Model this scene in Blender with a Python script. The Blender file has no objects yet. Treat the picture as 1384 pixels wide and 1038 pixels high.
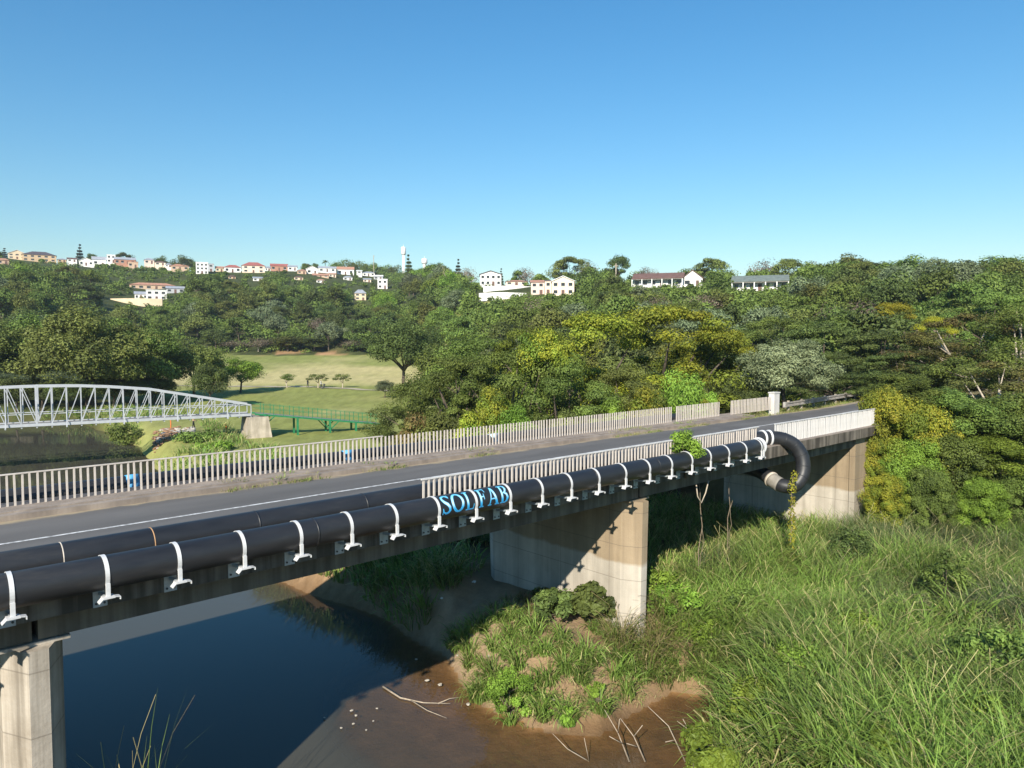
import bpy, math, random
import numpy as np
from mathutils import Vector, Matrix
R = math.radians
SC = bpy.context.scene
COL = SC.collection
rng = np.random.default_rng(7)
random.seed(7)

# ------------------------------------------------------------------ camera, sky, sun, exposure
CAMZ = 12.0                      # the water lies at z = 0
cam_d = bpy.data.cameras.new('camera'); cam = bpy.data.objects.new('camera', cam_d); COL.objects.link(cam)
cam.location = (0, 0, CAMZ); cam.rotation_euler = (R(90 - 3.16), 0, 0)
cam_d.sensor_width = 36; cam_d.lens = 36 * 977 / 1384; cam_d.shift_x = 0.0018; cam_d.shift_y = -0.0014
cam_d.clip_start = 0.2; cam_d.clip_end = 6000
SC.camera = cam
LIGHT = Vector((0.3146, 1.1337, -0.70)).normalized()          # direction the sunlight travels
wd = bpy.data.worlds.new('World'); SC.world = wd; wd.use_nodes = True
nt = wd.node_tree
sky = nt.nodes.new('ShaderNodeTexSky'); sky.sky_type = 'NISHITA'; sky.sun_disc = False
sky.sun_elevation = R(30.8); sky.sun_rotation = math.atan2(-LIGHT.x, -LIGHT.y)
sky.air_density = 1.5; sky.dust_density = 0.0; sky.ozone_density = 6.0; sky.altitude = 20
bg = nt.nodes['Background']; bg.inputs[1].default_value = 0.098
hs = nt.nodes.new('ShaderNodeHueSaturation'); hs.inputs['Saturation'].default_value = 1.24; hs.inputs['Hue'].default_value = 0.497
nt.links.new(sky.outputs[0], hs.inputs['Color']); nt.links.new(hs.outputs[0], bg.inputs[0])
sd = bpy.data.lights.new('sun', 'SUN'); sun = bpy.data.objects.new('sun', sd); COL.objects.link(sun)
sd.energy = 5.0; sd.angle = R(0.53); sd.color = (1.0, 0.92, 0.78)
sun.rotation_euler = LIGHT.to_track_quat('-Z', 'Y').to_euler(); sun.location = (-20, -60, 60)
SC.view_settings.view_transform = 'Standard'; SC.view_settings.look = 'None'
SC.view_settings.exposure = 0.58; SC.view_settings.gamma = 1.0; SC.view_settings.use_curve_mapping = False
SC.render.engine = 'CYCLES'
SC.cycles.use_denoising = True
SC.cycles.max_bounces = 6; SC.cycles.diffuse_bounces = 3; SC.cycles.glossy_bounces = 3
SC.cycles.transmission_bounces = 4; SC.cycles.transparent_max_bounces = 8
SC.cycles.caustics_reflective = False; SC.cycles.caustics_refractive = False

# ------------------------------------------------------------------ helpers
ANG = R(47.3); SA, CA = math.sin(ANG), math.cos(ANG)
BROT = math.pi / 2 - ANG          # the road bridge runs along this heading
def b2w(x, y, z=0): return Vector((x * SA - y * CA, x * CA + y * SA, z))
def w2b(x, y): return (x * SA + y * CA, -x * CA + y * SA)
def at(px, d, z=None):            # a place in the valley: bearing and distance ahead
    x = (px - 690) / 977 * d
    return Vector((x, d, float(H(x, d)) if z is None else z))
def zat(py, d): return CAMZ + (463 - py) / 977 * d
def pxy(p): return 690 + 977 * p[0] / p[1], 463 + 977 * (CAMZ - p[2]) / p[1]

class MB:
    def __init__(s): s.v = []; s.f = []; s.m = []
    def add(s, vs, fs, mi=0):
        o = len(s.v); s.v += [tuple(v) for v in vs]; s.f += [tuple(i + o for i in f) for f in fs]; s.m += [mi] * len(fs); return s
    def box(s, x0, x1, y0, y1, z0, z1, mi=0):
        return s.add([(x0,y0,z0),(x1,y0,z0),(x1,y1,z0),(x0,y1,z0),(x0,y0,z1),(x1,y0,z1),(x1,y1,z1),(x0,y1,z1)],
              [(3,2,1,0),(4,5,6,7),(0,1,5,4),(1,2,6,5),(2,3,7,6),(3,0,4,7)], mi)
    def cbox(s, c, sx, sy, sz, mi=0):
        return s.box(c[0]-sx/2, c[0]+sx/2, c[1]-sy/2, c[1]+sy/2, c[2]-sz/2, c[2]+sz/2, mi)
    def prism(s, poly, z0, z1, mi=0, top=None):
        n = len(poly); tp = top or poly
        return s.add([(p[0], p[1], z0) for p in poly] + [(p[0], p[1], z1) for p in tp],
              [tuple(range(n))[::-1], tuple(range(n, 2*n))] + [(i, (i+1) % n, n + (i+1) % n, n + i) for i in range(n)], mi)
    def bar(s, a, b, w, h=None, mi=0):
        a = Vector(a); b = Vector(b); h = h or w; d = (b - a).normalized()
        up = Vector((0,0,1)) if abs(d.z) < 0.95 else Vector((1,0,0))
        r = d.cross(up).normalized() * (w/2); u = r.cross(d).normalized() * (h/2)
        return s.add([a-r-u, a+r-u, a+r+u, a-r+u, b-r-u, b+r-u, b+r+u, b-r+u],
              [(0,1,2,3),(7,6,5,4),(1,0,4,5),(2,1,5,6),(3,2,6,7),(0,3,7,4)], mi)
    def tube(s, pts, rad, n=10, cap=True, mi=0):
        pts = [Vector(p) for p in pts]; k = len(pts)
        rad = rad if hasattr(rad, '__len__') else [rad] * k
        vs = []; ref = None
        for i, p in enumerate(pts):
            d = (pts[min(i+1, k-1)] - pts[max(i-1, 0)]).normalized()
            if ref is None: ref = Vector((0,0,1)) if abs(d.z) < 0.9 else Vector((1,0,0))
            r = d.cross(ref).normalized(); ref = r.cross(d).normalized()
            for j in range(n):
                t = 2*math.pi*j/n; vs.append(p + (r*math.cos(t) + ref*math.sin(t)) * rad[i])
        fs = [(i*n+j, i*n+(j+1) % n, (i+1)*n+(j+1) % n, (i+1)*n+j) for i in range(k-1) for j in range(n)]
        if cap: fs += [tuple(range(n))[::-1], tuple((k-1)*n + j for j in range(n))]
        return s.add(vs, fs, mi)
    def mesh(s, name, mats, smooth=False, off=(0,0,0)):
        me = bpy.data.meshes.new(name)
        me.from_pydata([(v[0]-off[0], v[1]-off[1], v[2]-off[2]) for v in s.v], [], s.f)
        for m in (mats if isinstance(mats, (list, tuple)) else [mats]): me.materials.append(m)
        me.polygons.foreach_set('material_index', s.m)
        if smooth: me.polygons.foreach_set('use_smooth', [True] * len(s.f))
        me.update(); return me
    def build(s, name, mats, parent=None, smooth=False, off=(0,0,0)):
        return link(name, s.mesh(name, mats, smooth, off), parent)
def link(name, me, parent=None, loc=None):
    o = bpy.data.objects.new(name, me); COL.objects.link(o)
    if parent: o.parent = parent
    if loc is not None: o.location = loc
    return o
def tag(o, label=None, cat=None, group=None, kind=None):
    if label: o['label'] = label
    if cat: o['category'] = cat
    if group: o['group'] = group
    if kind: o['kind'] = kind
    return o
def thing(name, label, cat, loc=(0,0,0), rz=0, group=None):
    o = bpy.data.objects.new(name, None); COL.objects.link(o); o.empty_display_size = 0.3
    o.location = loc; o.rotation_euler = (0, 0, rz)
    return tag(o, label, cat, group)
def smooth01(t): t = np.clip(t, 0, 1); return t*t*(3-2*t)
def vnoise(x, y, s, seed=0):      # cheap value noise on numpy arrays
    x = np.asarray(x, float)/s; y = np.asarray(y, float)/s
    xi = np.floor(x).astype(np.int64); yi = np.floor(y).astype(np.int64); fx = smooth01(x-xi); fy = smooth01(y-yi)
    def h(a, b):
        n = (a*374761393 + b*668265263 + seed*982451653) & 0x7fffffff
        n = ((n ^ (n >> 13)) * 1274126177) & 0x7fffffff
        return ((n ^ (n >> 16)) & 0xffff) / 65535.0
    return (h(xi,yi)*(1-fx)+h(xi+1,yi)*fx)*(1-fy) + (h(xi,yi+1)*(1-fx)+h(xi+1,yi+1)*fx)*fy

# ------------------------------------------------------------------ materials
def mat(name):
    m = bpy.data.materials.new(name); m.use_nodes = True
    return m, m.node_tree, m.node_tree.nodes['Principled BSDF']
def N(t, k, **kw):
    n = t.nodes.new(k)
    for a, b in kw.items():
        if isinstance(a, str) and hasattr(n, a): setattr(n, a, b)
    return n
def noise_col(t, scale, stops, detail=6, coord='Object', vec=None, rough=0.6):
    tc = N(t, 'ShaderNodeTexCoord'); n = N(t, 'ShaderNodeTexNoise'); n.inputs['Scale'].default_value = scale
    n.inputs['Detail'].default_value = detail; n.inputs['Roughness'].default_value = rough
    src = tc.outputs[coord]
    if vec:
        mp = N(t, 'ShaderNodeMapping'); mp.inputs['Scale'].default_value = vec; t.links.new(src, mp.inputs[0]); src = mp.outputs[0]
    t.links.new(src, n.inputs['Vector'])
    cr = N(t, 'ShaderNodeValToRGB'); e = cr.color_ramp.elements
    e[0].position, e[0].color = stops[0][0], (*stops[0][1], 1); e[1].position, e[1].color = stops[-1][0], (*stops[-1][1], 1)
    for p, c in stops[1:-1]:
        q = e.new(p); q.color = (*c, 1)
    t.links.new(n.outputs[0], cr.inputs[0]); return cr, n
def mixc(t, a, b, fac, mode='MIX'):
    m = N(t, 'ShaderNodeMix'); m.data_type = 'RGBA'; m.blend_type = mode
    for sck, v in ((m.inputs[6], a), (m.inputs[7], b)):
        if isinstance(v, tuple): sck.default_value = (*v, 1)
        else: t.links.new(v, sck)
    if isinstance(fac, (int, float)): m.inputs[0].default_value = fac
    else: t.links.new(fac, m.inputs[0])
    return m.outputs[2]
def bump(t, bs, src, strength=0.3, dist=0.02):
    b = N(t, 'ShaderNodeBump'); b.inputs['Strength'].default_value = strength; b.inputs['Distance'].default_value = dist
    t.links.new(src, b.inputs['Height']); t.links.new(b.outputs[0], bs.inputs['Normal'])
def plain(name, col, rough=0.6, metal=0.0, var=0.25, scale=3.0, bmp=0.0):
    m, t, b = mat(name)
    lo = tuple(c*(1-var) for c in col); hi = tuple(min(1, c*(1+var)) for c in col)
    cr, n = noise_col(t, scale, [(0.3, lo), (0.7, hi)])
    t.links.new(cr.outputs[0], b.inputs['Base Color']); b.inputs['Roughness'].default_value = rough; b.inputs['Metallic'].default_value = metal
    if bmp: bump(t, b, n.outputs[0], bmp)
    return m
def concrete(name, light, dark, streak=0.5, zline=None, panels=False):
    m, t, b = mat(name)
    cr, n = noise_col(t, 0.9, [(0.25, dark), (0.5, tuple((a+c)/2 for a, c in zip(light, dark))), (0.75, light)], 9)
    st, _ = noise_col(t, 1.0, [(0.42, (0.10, 0.085, 0.06)), (0.62, (1, 1, 1))], 5, vec=(2.6, 2.6, 0.10))
    c = mixc(t, cr.outputs[0], st.outputs[0], streak, 'MULTIPLY')
    if zline is not None:           # flood stain: brown above an old water line
        tc = N(t, 'ShaderNodeTexCoord'); sx = N(t, 'ShaderNodeSeparateXYZ'); t.links.new(tc.outputs['Object'], sx.inputs[0])
        ad = N(t, 'ShaderNodeMath', operation='MULTIPLY_ADD'); t.links.new(n.outputs[0], ad.inputs[0]); ad.inputs[1].default_value = 0.5; t.links.new(sx.outputs[2], ad.inputs[2])
        mr = N(t, 'ShaderNodeMapRange'); mr.inputs[1].default_value = zline; mr.inputs[2].default_value = zline + 0.12; t.links.new(ad.outputs[0], mr.inputs[0])
        c = mixc(t, c, mixc(t, c, (0.70, 0.60, 0.47), 1.0, 'MULTIPLY'), mr.outputs[0])
    if panels:                      # shutter-board joints
        tc = N(t, 'ShaderNodeTexCoord'); sx = N(t, 'ShaderNodeSeparateXYZ'); t.links.new(tc.outputs['Object'], sx.inputs[0])
        last = None
        for ax, per, off in ((1, 2.4, 0.6), (2, 1.22, 0.1)):
            a = N(t, 'ShaderNodeMath', operation='ADD'); t.links.new(sx.outputs[ax], a.inputs[0]); a.inputs[1].default_value = off
            p = N(t, 'ShaderNodeMath', operation='PINGPONG'); t.links.new(a.outputs[0], p.inputs[0]); p.inputs[1].default_value = per/2
            l = N(t, 'ShaderNodeMath', operation='LESS_THAN'); t.links.new(p.outputs[0], l.inputs[0]); l.inputs[1].default_value = 0.014
            if last:
                mx = N(t, 'ShaderNodeMath', operation='MAXIMUM'); t.links.new(last.outputs[0], mx.inputs[0]); t.links.new(l.outputs[0], mx.inputs[1]); last = mx
            else: last = l
        f = N(t, 'ShaderNodeMath', operation='MULTIPLY'); t.links.new(last.outputs[0], f.inputs[0]); f.inputs[1].default_value = 0.45
        c = mixc(t, c, (0.12, 0.10, 0.08), f.outputs[0])
    t.links.new(c, b.inputs['Base Color']); b.inputs['Roughness'].default_value = 0.88
    nb = N(t, 'ShaderNodeTexNoise'); nb.inputs['Scale'].default_value = 14; nb.inputs['Detail'].default_value = 8
    tc = N(t, 'ShaderNodeTexCoord'); t.links.new(tc.outputs['Object'], nb.inputs['Vector']); bump(t, b, nb.outputs[0], 0.35, 0.02)
    return m
def leafmat(name, dark, light, accent=None, trans=0.15):
    m, t, b = mat(name)
    at_ = N(t, 'ShaderNodeAttribute'); at_.attribute_name = 'tint'; sx = N(t, 'ShaderNodeSeparateColor'); t.links.new(at_.outputs[0], sx.inputs[0])
    c = mixc(t, dark, light, sx.outputs[0])
    if accent: c = mixc(t, c, accent, sx.outputs[1])
    oi = N(t, 'ShaderNodeObjectInfo'); hs = N(t, 'ShaderNodeHueSaturation')
    mr = N(t, 'ShaderNodeMapRange'); mr.inputs[3].default_value = 0.72; mr.inputs[4].default_value = 1.25; t.links.new(oi.outputs['Random'], mr.inputs[0])
    t.links.new(mr.outputs[0], hs.inputs['Value'])
    m2 = N(t, 'ShaderNodeMapRange'); m2.inputs[3].default_value = 0.468; m2.inputs[4].default_value = 0.504; t.links.new(oi.outputs['Random'], m2.inputs[0])
    t.links.new(m2.outputs[0], hs.inputs['Hue']); t.links.new(c, hs.inputs['Color'])
    b.inputs['Roughness'].default_value = 0.55; b.inputs['Specular IOR Level'].default_value = 0.25
    t.links.new(hs.outputs[0], b.inputs['Base Color'])
    tr = N(t, 'ShaderNodeBsdfTranslucent'); t.links.new(hs.outputs[0], tr.inputs[0])
    mx = N(t, 'ShaderNodeMixShader'); mx.inputs[0].default_value = trans
    t.links.new(b.outputs[0], mx.inputs[1]); t.links.new(tr.outputs[0], mx.inputs[2])
    t.links.new(mx.outputs[0], t.nodes['Material Output'].inputs[0]); return m
M = {}
M['pier'] = concrete('pier_concrete', (0.60, 0.545, 0.465), (0.42, 0.375, 0.31), 0.25, 4.35, True)
M['pier_pale'] = concrete('pale_pier_concrete', (0.66, 0.60, 0.52), (0.36, 0.31, 0.25), 0.55, None, True)
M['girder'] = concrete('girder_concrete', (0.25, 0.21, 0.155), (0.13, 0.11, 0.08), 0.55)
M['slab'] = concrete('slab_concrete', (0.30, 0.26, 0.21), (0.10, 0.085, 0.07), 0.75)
M['kerb'] = concrete('kerb_concrete', (0.40, 0.33, 0.27), (0.22, 0.18, 0.15), 0.25)
M['slat'] = concrete('slat_concrete', (0.74, 0.67, 0.61), (0.50, 0.44, 0.38), 0.12)
M['slat_white'] = concrete('slat_white', (0.80, 0.78, 0.76), (0.55, 0.53, 0.50), 0.15)
M['stone'] = concrete('stone_block', (0.60, 0.52, 0.42), (0.34, 0.29, 0.22), 0.30)
m, t, b = mat('asphalt')
cr, n = noise_col(t, 0.35, [(0.3, (0.096, 0.090, 0.084)), (0.7, (0.158, 0.148, 0.138))], 10, vec=(0.35, 2.2, 1))
fn = N(t, 'ShaderNodeTexNoise'); fn.inputs['Scale'].default_value = 60; fn.inputs['Detail'].default_value = 3
tc = N(t, 'ShaderNodeTexCoord'); t.links.new(tc.outputs['Object'], fn.inputs['Vector'])
ov = mixc(t, cr.outputs[0], fn.outputs[0], 0.35, 'OVERLAY')
sx = N(t, 'ShaderNodeSeparateXYZ'); t.links.new(tc.outputs['Object'], sx.inputs[0])
dn = N(t, 'ShaderNodeTexNoise'); dn.inputs['Scale'].default_value = 1.3; dn.inputs['Detail'].default_value = 8; t.links.new(tc.outputs['Object'], dn.inputs['Vector'])
ad = N(t, 'ShaderNodeMath', operation='MULTIPLY_ADD'); t.links.new(dn.outputs[0], ad.inputs[0]); ad.inputs[1].default_value = 0.9; t.links.new(sx.outputs[1], ad.inputs[2])
mr = N(t, 'ShaderNodeMapRange'); mr.inputs[1].default_value = 3.05; mr.inputs[2].default_value = 3.30; t.links.new(ad.outputs[0], mr.inputs[0])
ov = mixc(t, ov, (0.36, 0.29, 0.19), mr.outputs[0])
pt = N(t, 'ShaderNodeTexNoise'); pt.inputs['Scale'].default_value = 0.22; pt.inputs['Detail'].default_value = 2; t.links.new(tc.outputs['Object'], pt.inputs['Vector'])
pr_ = N(t, 'ShaderNodeMapRange'); pr_.inputs[1].default_value = 0.56; pr_.inputs[2].default_value = 0.60; pr_.inputs[4].default_value = 0.22; t.links.new(pt.outputs[0], pr_.inputs[0])
ov = mixc(t, ov, (0.06, 0.058, 0.056), pr_.outputs[0])
t.links.new(ov, b.inputs['Base Color']); b.inputs['Roughness'].default_value = 0.85; bump(t, b, fn.outputs[0], 0.4, 0.01); M['asphalt'] = m
m, t, b = mat('road_paint')
cr, n = noise_col(t, 5, [(0.35, (0.30, 0.29, 0.28)), (0.55, (0.72, 0.71, 0.69))], 8)
t.links.new(cr.outputs[0], b.inputs['Base Color']); b.inputs['Roughness'].default_value = 0.7; M['paint'] = m
m, t, b = mat('black_pipe')
cr, n = noise_col(t, 1.6, [(0.3, (0.014, 0.015, 0.018)), (0.55, (0.024, 0.025, 0.028)), (0.78, (0.055, 0.052, 0.048))], 12, vec=(0.35, 1.5, 1.5), rough=0.75)
t.links.new(cr.outputs[0], b.inputs['Base Color']); b.inputs['Roughness'].default_value = 0.38
rr = N(t, 'ShaderNodeMapRange'); rr.inputs[3].default_value = 0.30; rr.inputs[4].default_value = 0.62; t.links.new(n.outputs[0], rr.inputs[0]); t.links.new(rr.outputs[0], b.inputs['Roughness'])
bump(t, b, n.outputs[0], 0.08, 0.02); M['pipe'] = m
M['clamp'] = plain('clamp_paint', (0.64, 0.64, 0.64), 0.5, 0, 0.12, 8)
M['galv'] = plain('galvanised_plate', (0.42, 0.47, 0.50), 0.45, 0.4, 0.2, 10)
M['dark_hole'] = plain('dark_bolt', (0.06, 0.06, 0.06), 0.6)
M['weld'] = plain('pale_joint', (0.55, 0.48, 0.40), 0.7)
M['sleeve'] = plain('grey_sleeve', (0.25, 0.23, 0.20), 0.8, 0, 0.3)
M['rust'] = plain('rust_joint', (0.45, 0.26, 0.13), 0.8)
M['blue_wrap'] = plain('blue_wrap', (0.07, 0.33, 0.62), 0.6, 0, 0.3)
M['pale_wrap'] = plain('pale_blue_wrap', (0.45, 0.58, 0.68), 0.6, 0, 0.2)
M['truss'] = plain('truss_paint', (0.46, 0.48, 0.51), 0.45, 0.1, 0.12, 2)
M['green_steel'] = plain('green_steel', (0.025, 0.20, 0.085), 0.5, 0, 0.2, 2)
M['board'] = plain('walkway_board', (0.30, 0.27, 0.23), 0.8, 0, 0.2, 4)
M['guard'] = plain('guardrail_steel', (0.48, 0.45, 0.42), 0.5, 0.3, 0.3, 2.5)
M['bark'] = plain('bark', (0.10, 0.078, 0.056), 0.9, 0, 0.35, 4, 0.4)
M['vine'] = plain('vine_stem', (0.22, 0.17, 0.12), 0.9, 0, 0.3, 4)
M['bark_pale'] = plain('pale_bark', (0.42, 0.36, 0.28), 0.9, 0, 0.3, 4, 0.4)
M['deadwood'] = plain('dead_wood', (0.40, 0.33, 0.25), 0.9, 0, 0.3, 6, 0.3)
M['glass'] = plain('window_glass', (0.03, 0.035, 0.04), 0.15, 0, 0.2)
M['orange'] = plain('orange_stake', (0.75, 0.18, 0.04), 0.6)
M['yellow'] = plain('yellow_cane', (0.75, 0.62, 0.22), 0.7)
M['white'] = plain('white_paint', (0.80, 0.80, 0.78), 0.6, 0, 0.06)
M['red'] = plain('red_plastic', (0.60, 0.05, 0.04), 0.5)
M['rock_white'] = plain('pale_rubble', (0.46, 0.42, 0.36), 0.9, 0, 0.25, 2, 0.3)
M['rock_brown'] = plain('brown_rubble', (0.28, 0.16, 0.09), 0.9, 0, 0.3, 2, 0.3)
# foliage
G = {
 'dark':   ((0.026, 0.045, 0.014), (0.105, 0.150, 0.038), None),
 'mid':    ((0.034, 0.064, 0.014), (0.140, 0.205, 0.042), None),
 'olive':  ((0.042, 0.062, 0.016), (0.165, 0.200, 0.048), None),
 'bright': ((0.048, 0.095, 0.012), (0.185, 0.300, 0.040), None),
 'blue':   ((0.040, 0.066, 0.030), (0.165, 0.205, 0.105), None),
 'silver': ((0.055, 0.095, 0.035), (0.300, 0.360, 0.190), None),
 'yellow': ((0.050, 0.080, 0.010), (0.165, 0.240, 0.030), (0.40, 0.40, 0.035)),
 'gold':   ((0.090, 0.130, 0.012), (0.300, 0.350, 0.030), (0.54, 0.50, 0.03)),
 'creeper':((0.040, 0.085, 0.012), (0.170, 0.270, 0.035), (0.58, 0.56, 0.05)),
 'brown':  ((0.085, 0.070, 0.045), (0.240, 0.200, 0.135), None),
 'rusty':  ((0.045, 0.060, 0.018), (0.150, 0.185, 0.045), (0.36, 0.20, 0.08)),
 'grass':  ((0.045, 0.085, 0.013), (0.165, 0.300, 0.050), (0.46, 0.40, 0.18)),
 'grass_cool': ((0.022, 0.048, 0.014), (0.105, 0.170, 0.050), (0.40, 0.36, 0.19)),
 'conifer':((0.018, 0.030, 0.016), (0.050, 0.070, 0.036), None)}
for k, (a, b_, c_) in G.items(): M[k] = leafmat('leaf_' + k, tuple(v*0.85 for v in a), tuple(v*1.36 for v in b_), c_)

# ------------------------------------------------------------------ terrain
RIVER = np.array([(14,2),(8,10),(5.2,17),(5.7,20),(6.5,21.6),(7.4,23.6),(5.6,24.2),(4.4,23.2),(2.8,22.1),(0.7,21.6),(-1.2,23.6),(-2.6,27),
  (-7,32.8),(-12.5,36.5),(-22,50),(-32,66),(-41,80),(-50,93),(-64,107),(-100,112),(-260,125),(-260,90),(-150,85),(-75,78),(-45,50),
  (-20,25.5),(-12,17.5),(-6,12.5),(-2,8),(0,0),(2,-20),(0,-60),(20,-60),(16,-20)], float)
def river_sd(x, y):               # metres to the water's edge, negative in the river
    x = np.asarray(x, float); y = np.asarray(y, float); best = np.full(x.shape, 1e9); ins = np.zeros(x.shape, bool)
    P = RIVER; Q = np.roll(P, -1, 0)
    for (ax, ay), (bx, by) in zip(P, Q):
        ex, ey = bx-ax, by-ay; tt = np.clip(((x-ax)*ex+(y-ay)*ey)/(ex*ex+ey*ey), 0, 1)
        best = np.minimum(best, np.hypot(x-ax-tt*ex, y-ay-tt*ey))
        if ay != by: ins ^= ((ay > y) != (by > y)) & (x < (bx-ax)*(y-ay)/(by-ay)+ax)
    return np.where(ins, -best, best)
TC = [-300,0,100,200,300,430,545,600,662,740,900,1027,1200,1384,1700]
T_FD = [180,170,200,240,252,255,250,200,150,120,110,105,95,85,80]
T_FZ = [6,7,7.5,8,8,8,8,8,7,6.5,6.5,6.5,7,7.5,7.5]
T_RD = [500,480,460,465,460,520,560,390,335,300,255,245,230,200,200]
T_RZ = [68,66,60,57,55,61,58,41,37,33.5,31,29,30,27,27]
def H(x, y):
    x = np.asarray(x, float); y = np.asarray(y, float)
    th = np.clip(np.arctan2(x, y), -1.05, 1.05); col = 690 + 977*np.tan(th); d = np.hypot(x, y)*np.cos(th)
    fd = np.interp(col, TC, T_FD); fz = np.interp(col, TC, T_FZ); rd = np.interp(col, TC, T_RD); rz = np.interp(col, TC, T_RZ)
    low = 1.9 + (fz-1.9)*np.clip((d/fd-0.45)/0.55, 0, 1)**1.5
    tt = np.clip((d-fd)/(rd-fd), 0, 1)
    h = np.where(d < fd, low, fz + (rz-fz)*(0.35*tt + 0.65*np.sin(tt*math.pi/2))) + np.clip(d-rd, 0, None)*0.012
    h = h + (vnoise(x, y, 45, 1)-0.5)*np.clip((d-fd)/60, 0, 1)*5 + (vnoise(x, y, 7, 2)-0.5)*0.35 + (vnoise(x, y, 2.2, 3)-0.5)*0.16 + (vnoise(x, y, 0.9, 4)-0.5)*0.10*np.clip((60-d)/20, 0, 1)
    # road embankment beyond both ends of the bridge
    bx, by = w2b(x, y)
    out = np.maximum(15.6-by, by-24.6); wing = (bx < 44.5) & (bx > 39)
    emb = 7.18 - np.clip(out, 0, None)*np.where(wing, 4.0, 0.62)
    emb = np.where((bx > 40.2) & (bx < 140), emb, -9)
    emb = np.where(wing & (out > -0.8), np.minimum(emb, 2.6 + np.clip(bx-40, 0, 9)*0.5), emb)
    outl = np.where(bx < -15.5, 7.18 - np.clip(out, 0, None)*0.62, -9)
    h = np.maximum(h, np.maximum(emb, outl))
    h = h + (vnoise(x, y, 5.5, 6)-0.5)*1.3*np.clip((46-d)/6, 0, 1)*np.clip((bx-23)/5, 0, 1)*np.clip((15-by)/2, 0, 1)
    s = river_sd(x, y) + (vnoise(x, y, 3.0, 5)-0.5)*1.1
    shelf = np.clip(2.4*np.exp(-(((x-0.5)/6.5)**2 + ((y-24.0)/6.0)**2)), 0, 1)
    bank = np.where(s > 0, 0.04 + np.minimum(s, 1.2)*1.15 + np.clip(s-1.2, 0, None)*0.36, s*(0.42 - 0.375*shelf))
    bank = bank + np.where(s > 0.2, (vnoise(x, y, 1.4, 7)-0.5)*0.55 + (vnoise(x, y, 0.6, 8)-0.5)*0.22, 0)*np.clip((s-0.2)/0.6, 0, 1)*np.clip((60-d)/20, 0, 1)
    h = np.minimum(h, np.maximum(bank, -2.6))
    return h
def HF(x, y): return float(H(x, y))
def ring_d():
    a = [0.0]; r = 2.0
    while r < 1400: a.append(r); r *= 1.0195 if r > 60 else 1.016; r += 0.05
    return np.array(a)
rr_ = ring_d()
tf = np.tan(np.linspace(-0.90, 0.90, 420)); tf = np.arctan(np.linspace(-1.15, 1.15, 420))
tb = np.linspace(tf[-1], 2*math.pi + tf[0], 90)[1:-1]
ths = np.concatenate([tf, tb]); nT, nR = len(ths), len(rr_)
GX = np.outer(rr_, np.sin(ths)); GY = np.outer(rr_, np.cos(ths)); GZ = H(GX, GY)
def grid_mesh(name, X, Y, Z, wrap):
    nr, ncol = X.shape; me = bpy.data.meshes.new(name)
    V = np.stack([X, Y, Z], -1).reshape(-1, 3)
    i = np.arange(nr-1)[:, None]; j = np.arange(ncol if wrap else ncol-1)[None, :]; j2 = (j+1) % ncol
    F = np.stack([i*ncol+j, i*ncol+j2, (i+1)*ncol+j2, (i+1)*ncol+j], -1).reshape(-1, 4)
    return quad_mesh(name, V, F)
def quad_mesh(name, V, F, attrs=None, smooth=True):
    me = bpy.data.meshes.new(name); n = F.shape[1]
    me.vertices.add(len(V)); me.vertices.foreach_set('co', np.ascontiguousarray(V, np.float32).ravel())
    me.loops.add(F.size); me.loops.foreach_set('vertex_index', np.ascontiguousarray(F, np.int32).ravel())
    me.polygons.add(len(F)); me.polygons.foreach_set('loop_start', np.arange(0, F.size, n, dtype=np.int32))
    me.polygons.foreach_set('use_smooth', np.full(len(F), smooth))
    for nm, arr in (attrs or {}).items():
        a = me.attributes.new(nm, 'FLOAT_COLOR', 'POINT'); c = np.ones((len(V), 4), np.float32); c[:, :arr.shape[1]] = arr
        a.data.foreach_set('color', c.ravel())
    me.update(calc_edges=True); return me
gm = grid_mesh('ground', GX, GY, GZ, True)
def lerp(a, b, t): return a*(1-t[..., None]) + np.array(b)*t[..., None]
gcol = 690 + 977*np.tan(np.clip(np.arctan2(GX, GY), -1.05, 1.05)); gd = np.hypot(GX, GY)*np.cos(np.clip(np.arctan2(GX, GY), -1.05, 1.05))
gs = river_sd(GX, GY); bxg, byg = w2b(GX, GY)
n1 = vnoise(GX, GY, 18, 11); n2 = vnoise(GX, GY, 5, 12); n3 = vnoise(GX, GY, 1.3, 13); n4 = vnoise(GX, GY, 0.5, 14)
C = np.zeros(GX.shape + (3,)); C[:] = (0.050, 0.062, 0.024)
C = lerp(C, (0.085, 0.10, 0.035), n2)
lawn = smooth01((gcol-120)/40)*smooth01((720-gcol)/60)*smooth01((gd-40)/12)*smooth01((252+4*(n2-.5)-gd)/3)
g_ = lerp(np.zeros(C.shape)+(0.255, 0.275, 0.080), (0.50, 0.43, 0.20), smooth01(0.9*np.exp(-((gd-178)/30)**2) + 0.7*np.exp(-((gd-104)/9)**2-((gcol-455)/60)**2) + (n1-0.42)*0.8 + (n2-0.5)*0.35))
C = C*(1-lawn[..., None]) + g_*lawn[..., None]
soil = smooth01((gcol-330)/20)*smooth01((560-gcol)/20)*np.exp(-((gd-253)/4.5)**2)*smooth01((n1*0.5+n2*0.8-0.42)*5)
C = lerp(C, (0.46, 0.27, 0.15), soil)
nearbank = smooth01((60-gd)/10)*smooth01((gcol-200)/100)
C = lerp(C, (0.16, 0.115, 0.06), nearbank*0.7); field = smooth01((bxg-21)/2)*smooth01((17-byg)/2)*smooth01((60-gd)/10)
bare = smooth01((6-gs)/3)*smooth01((60-gd)/10)
C = lerp(C, (0.34, 0.225, 0.135), bare*(0.45+0.55*n3)); C = lerp(C, (0.055, 0.062, 0.028), field*smooth01((gs-0.6)/1.0)*0.85)
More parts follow.
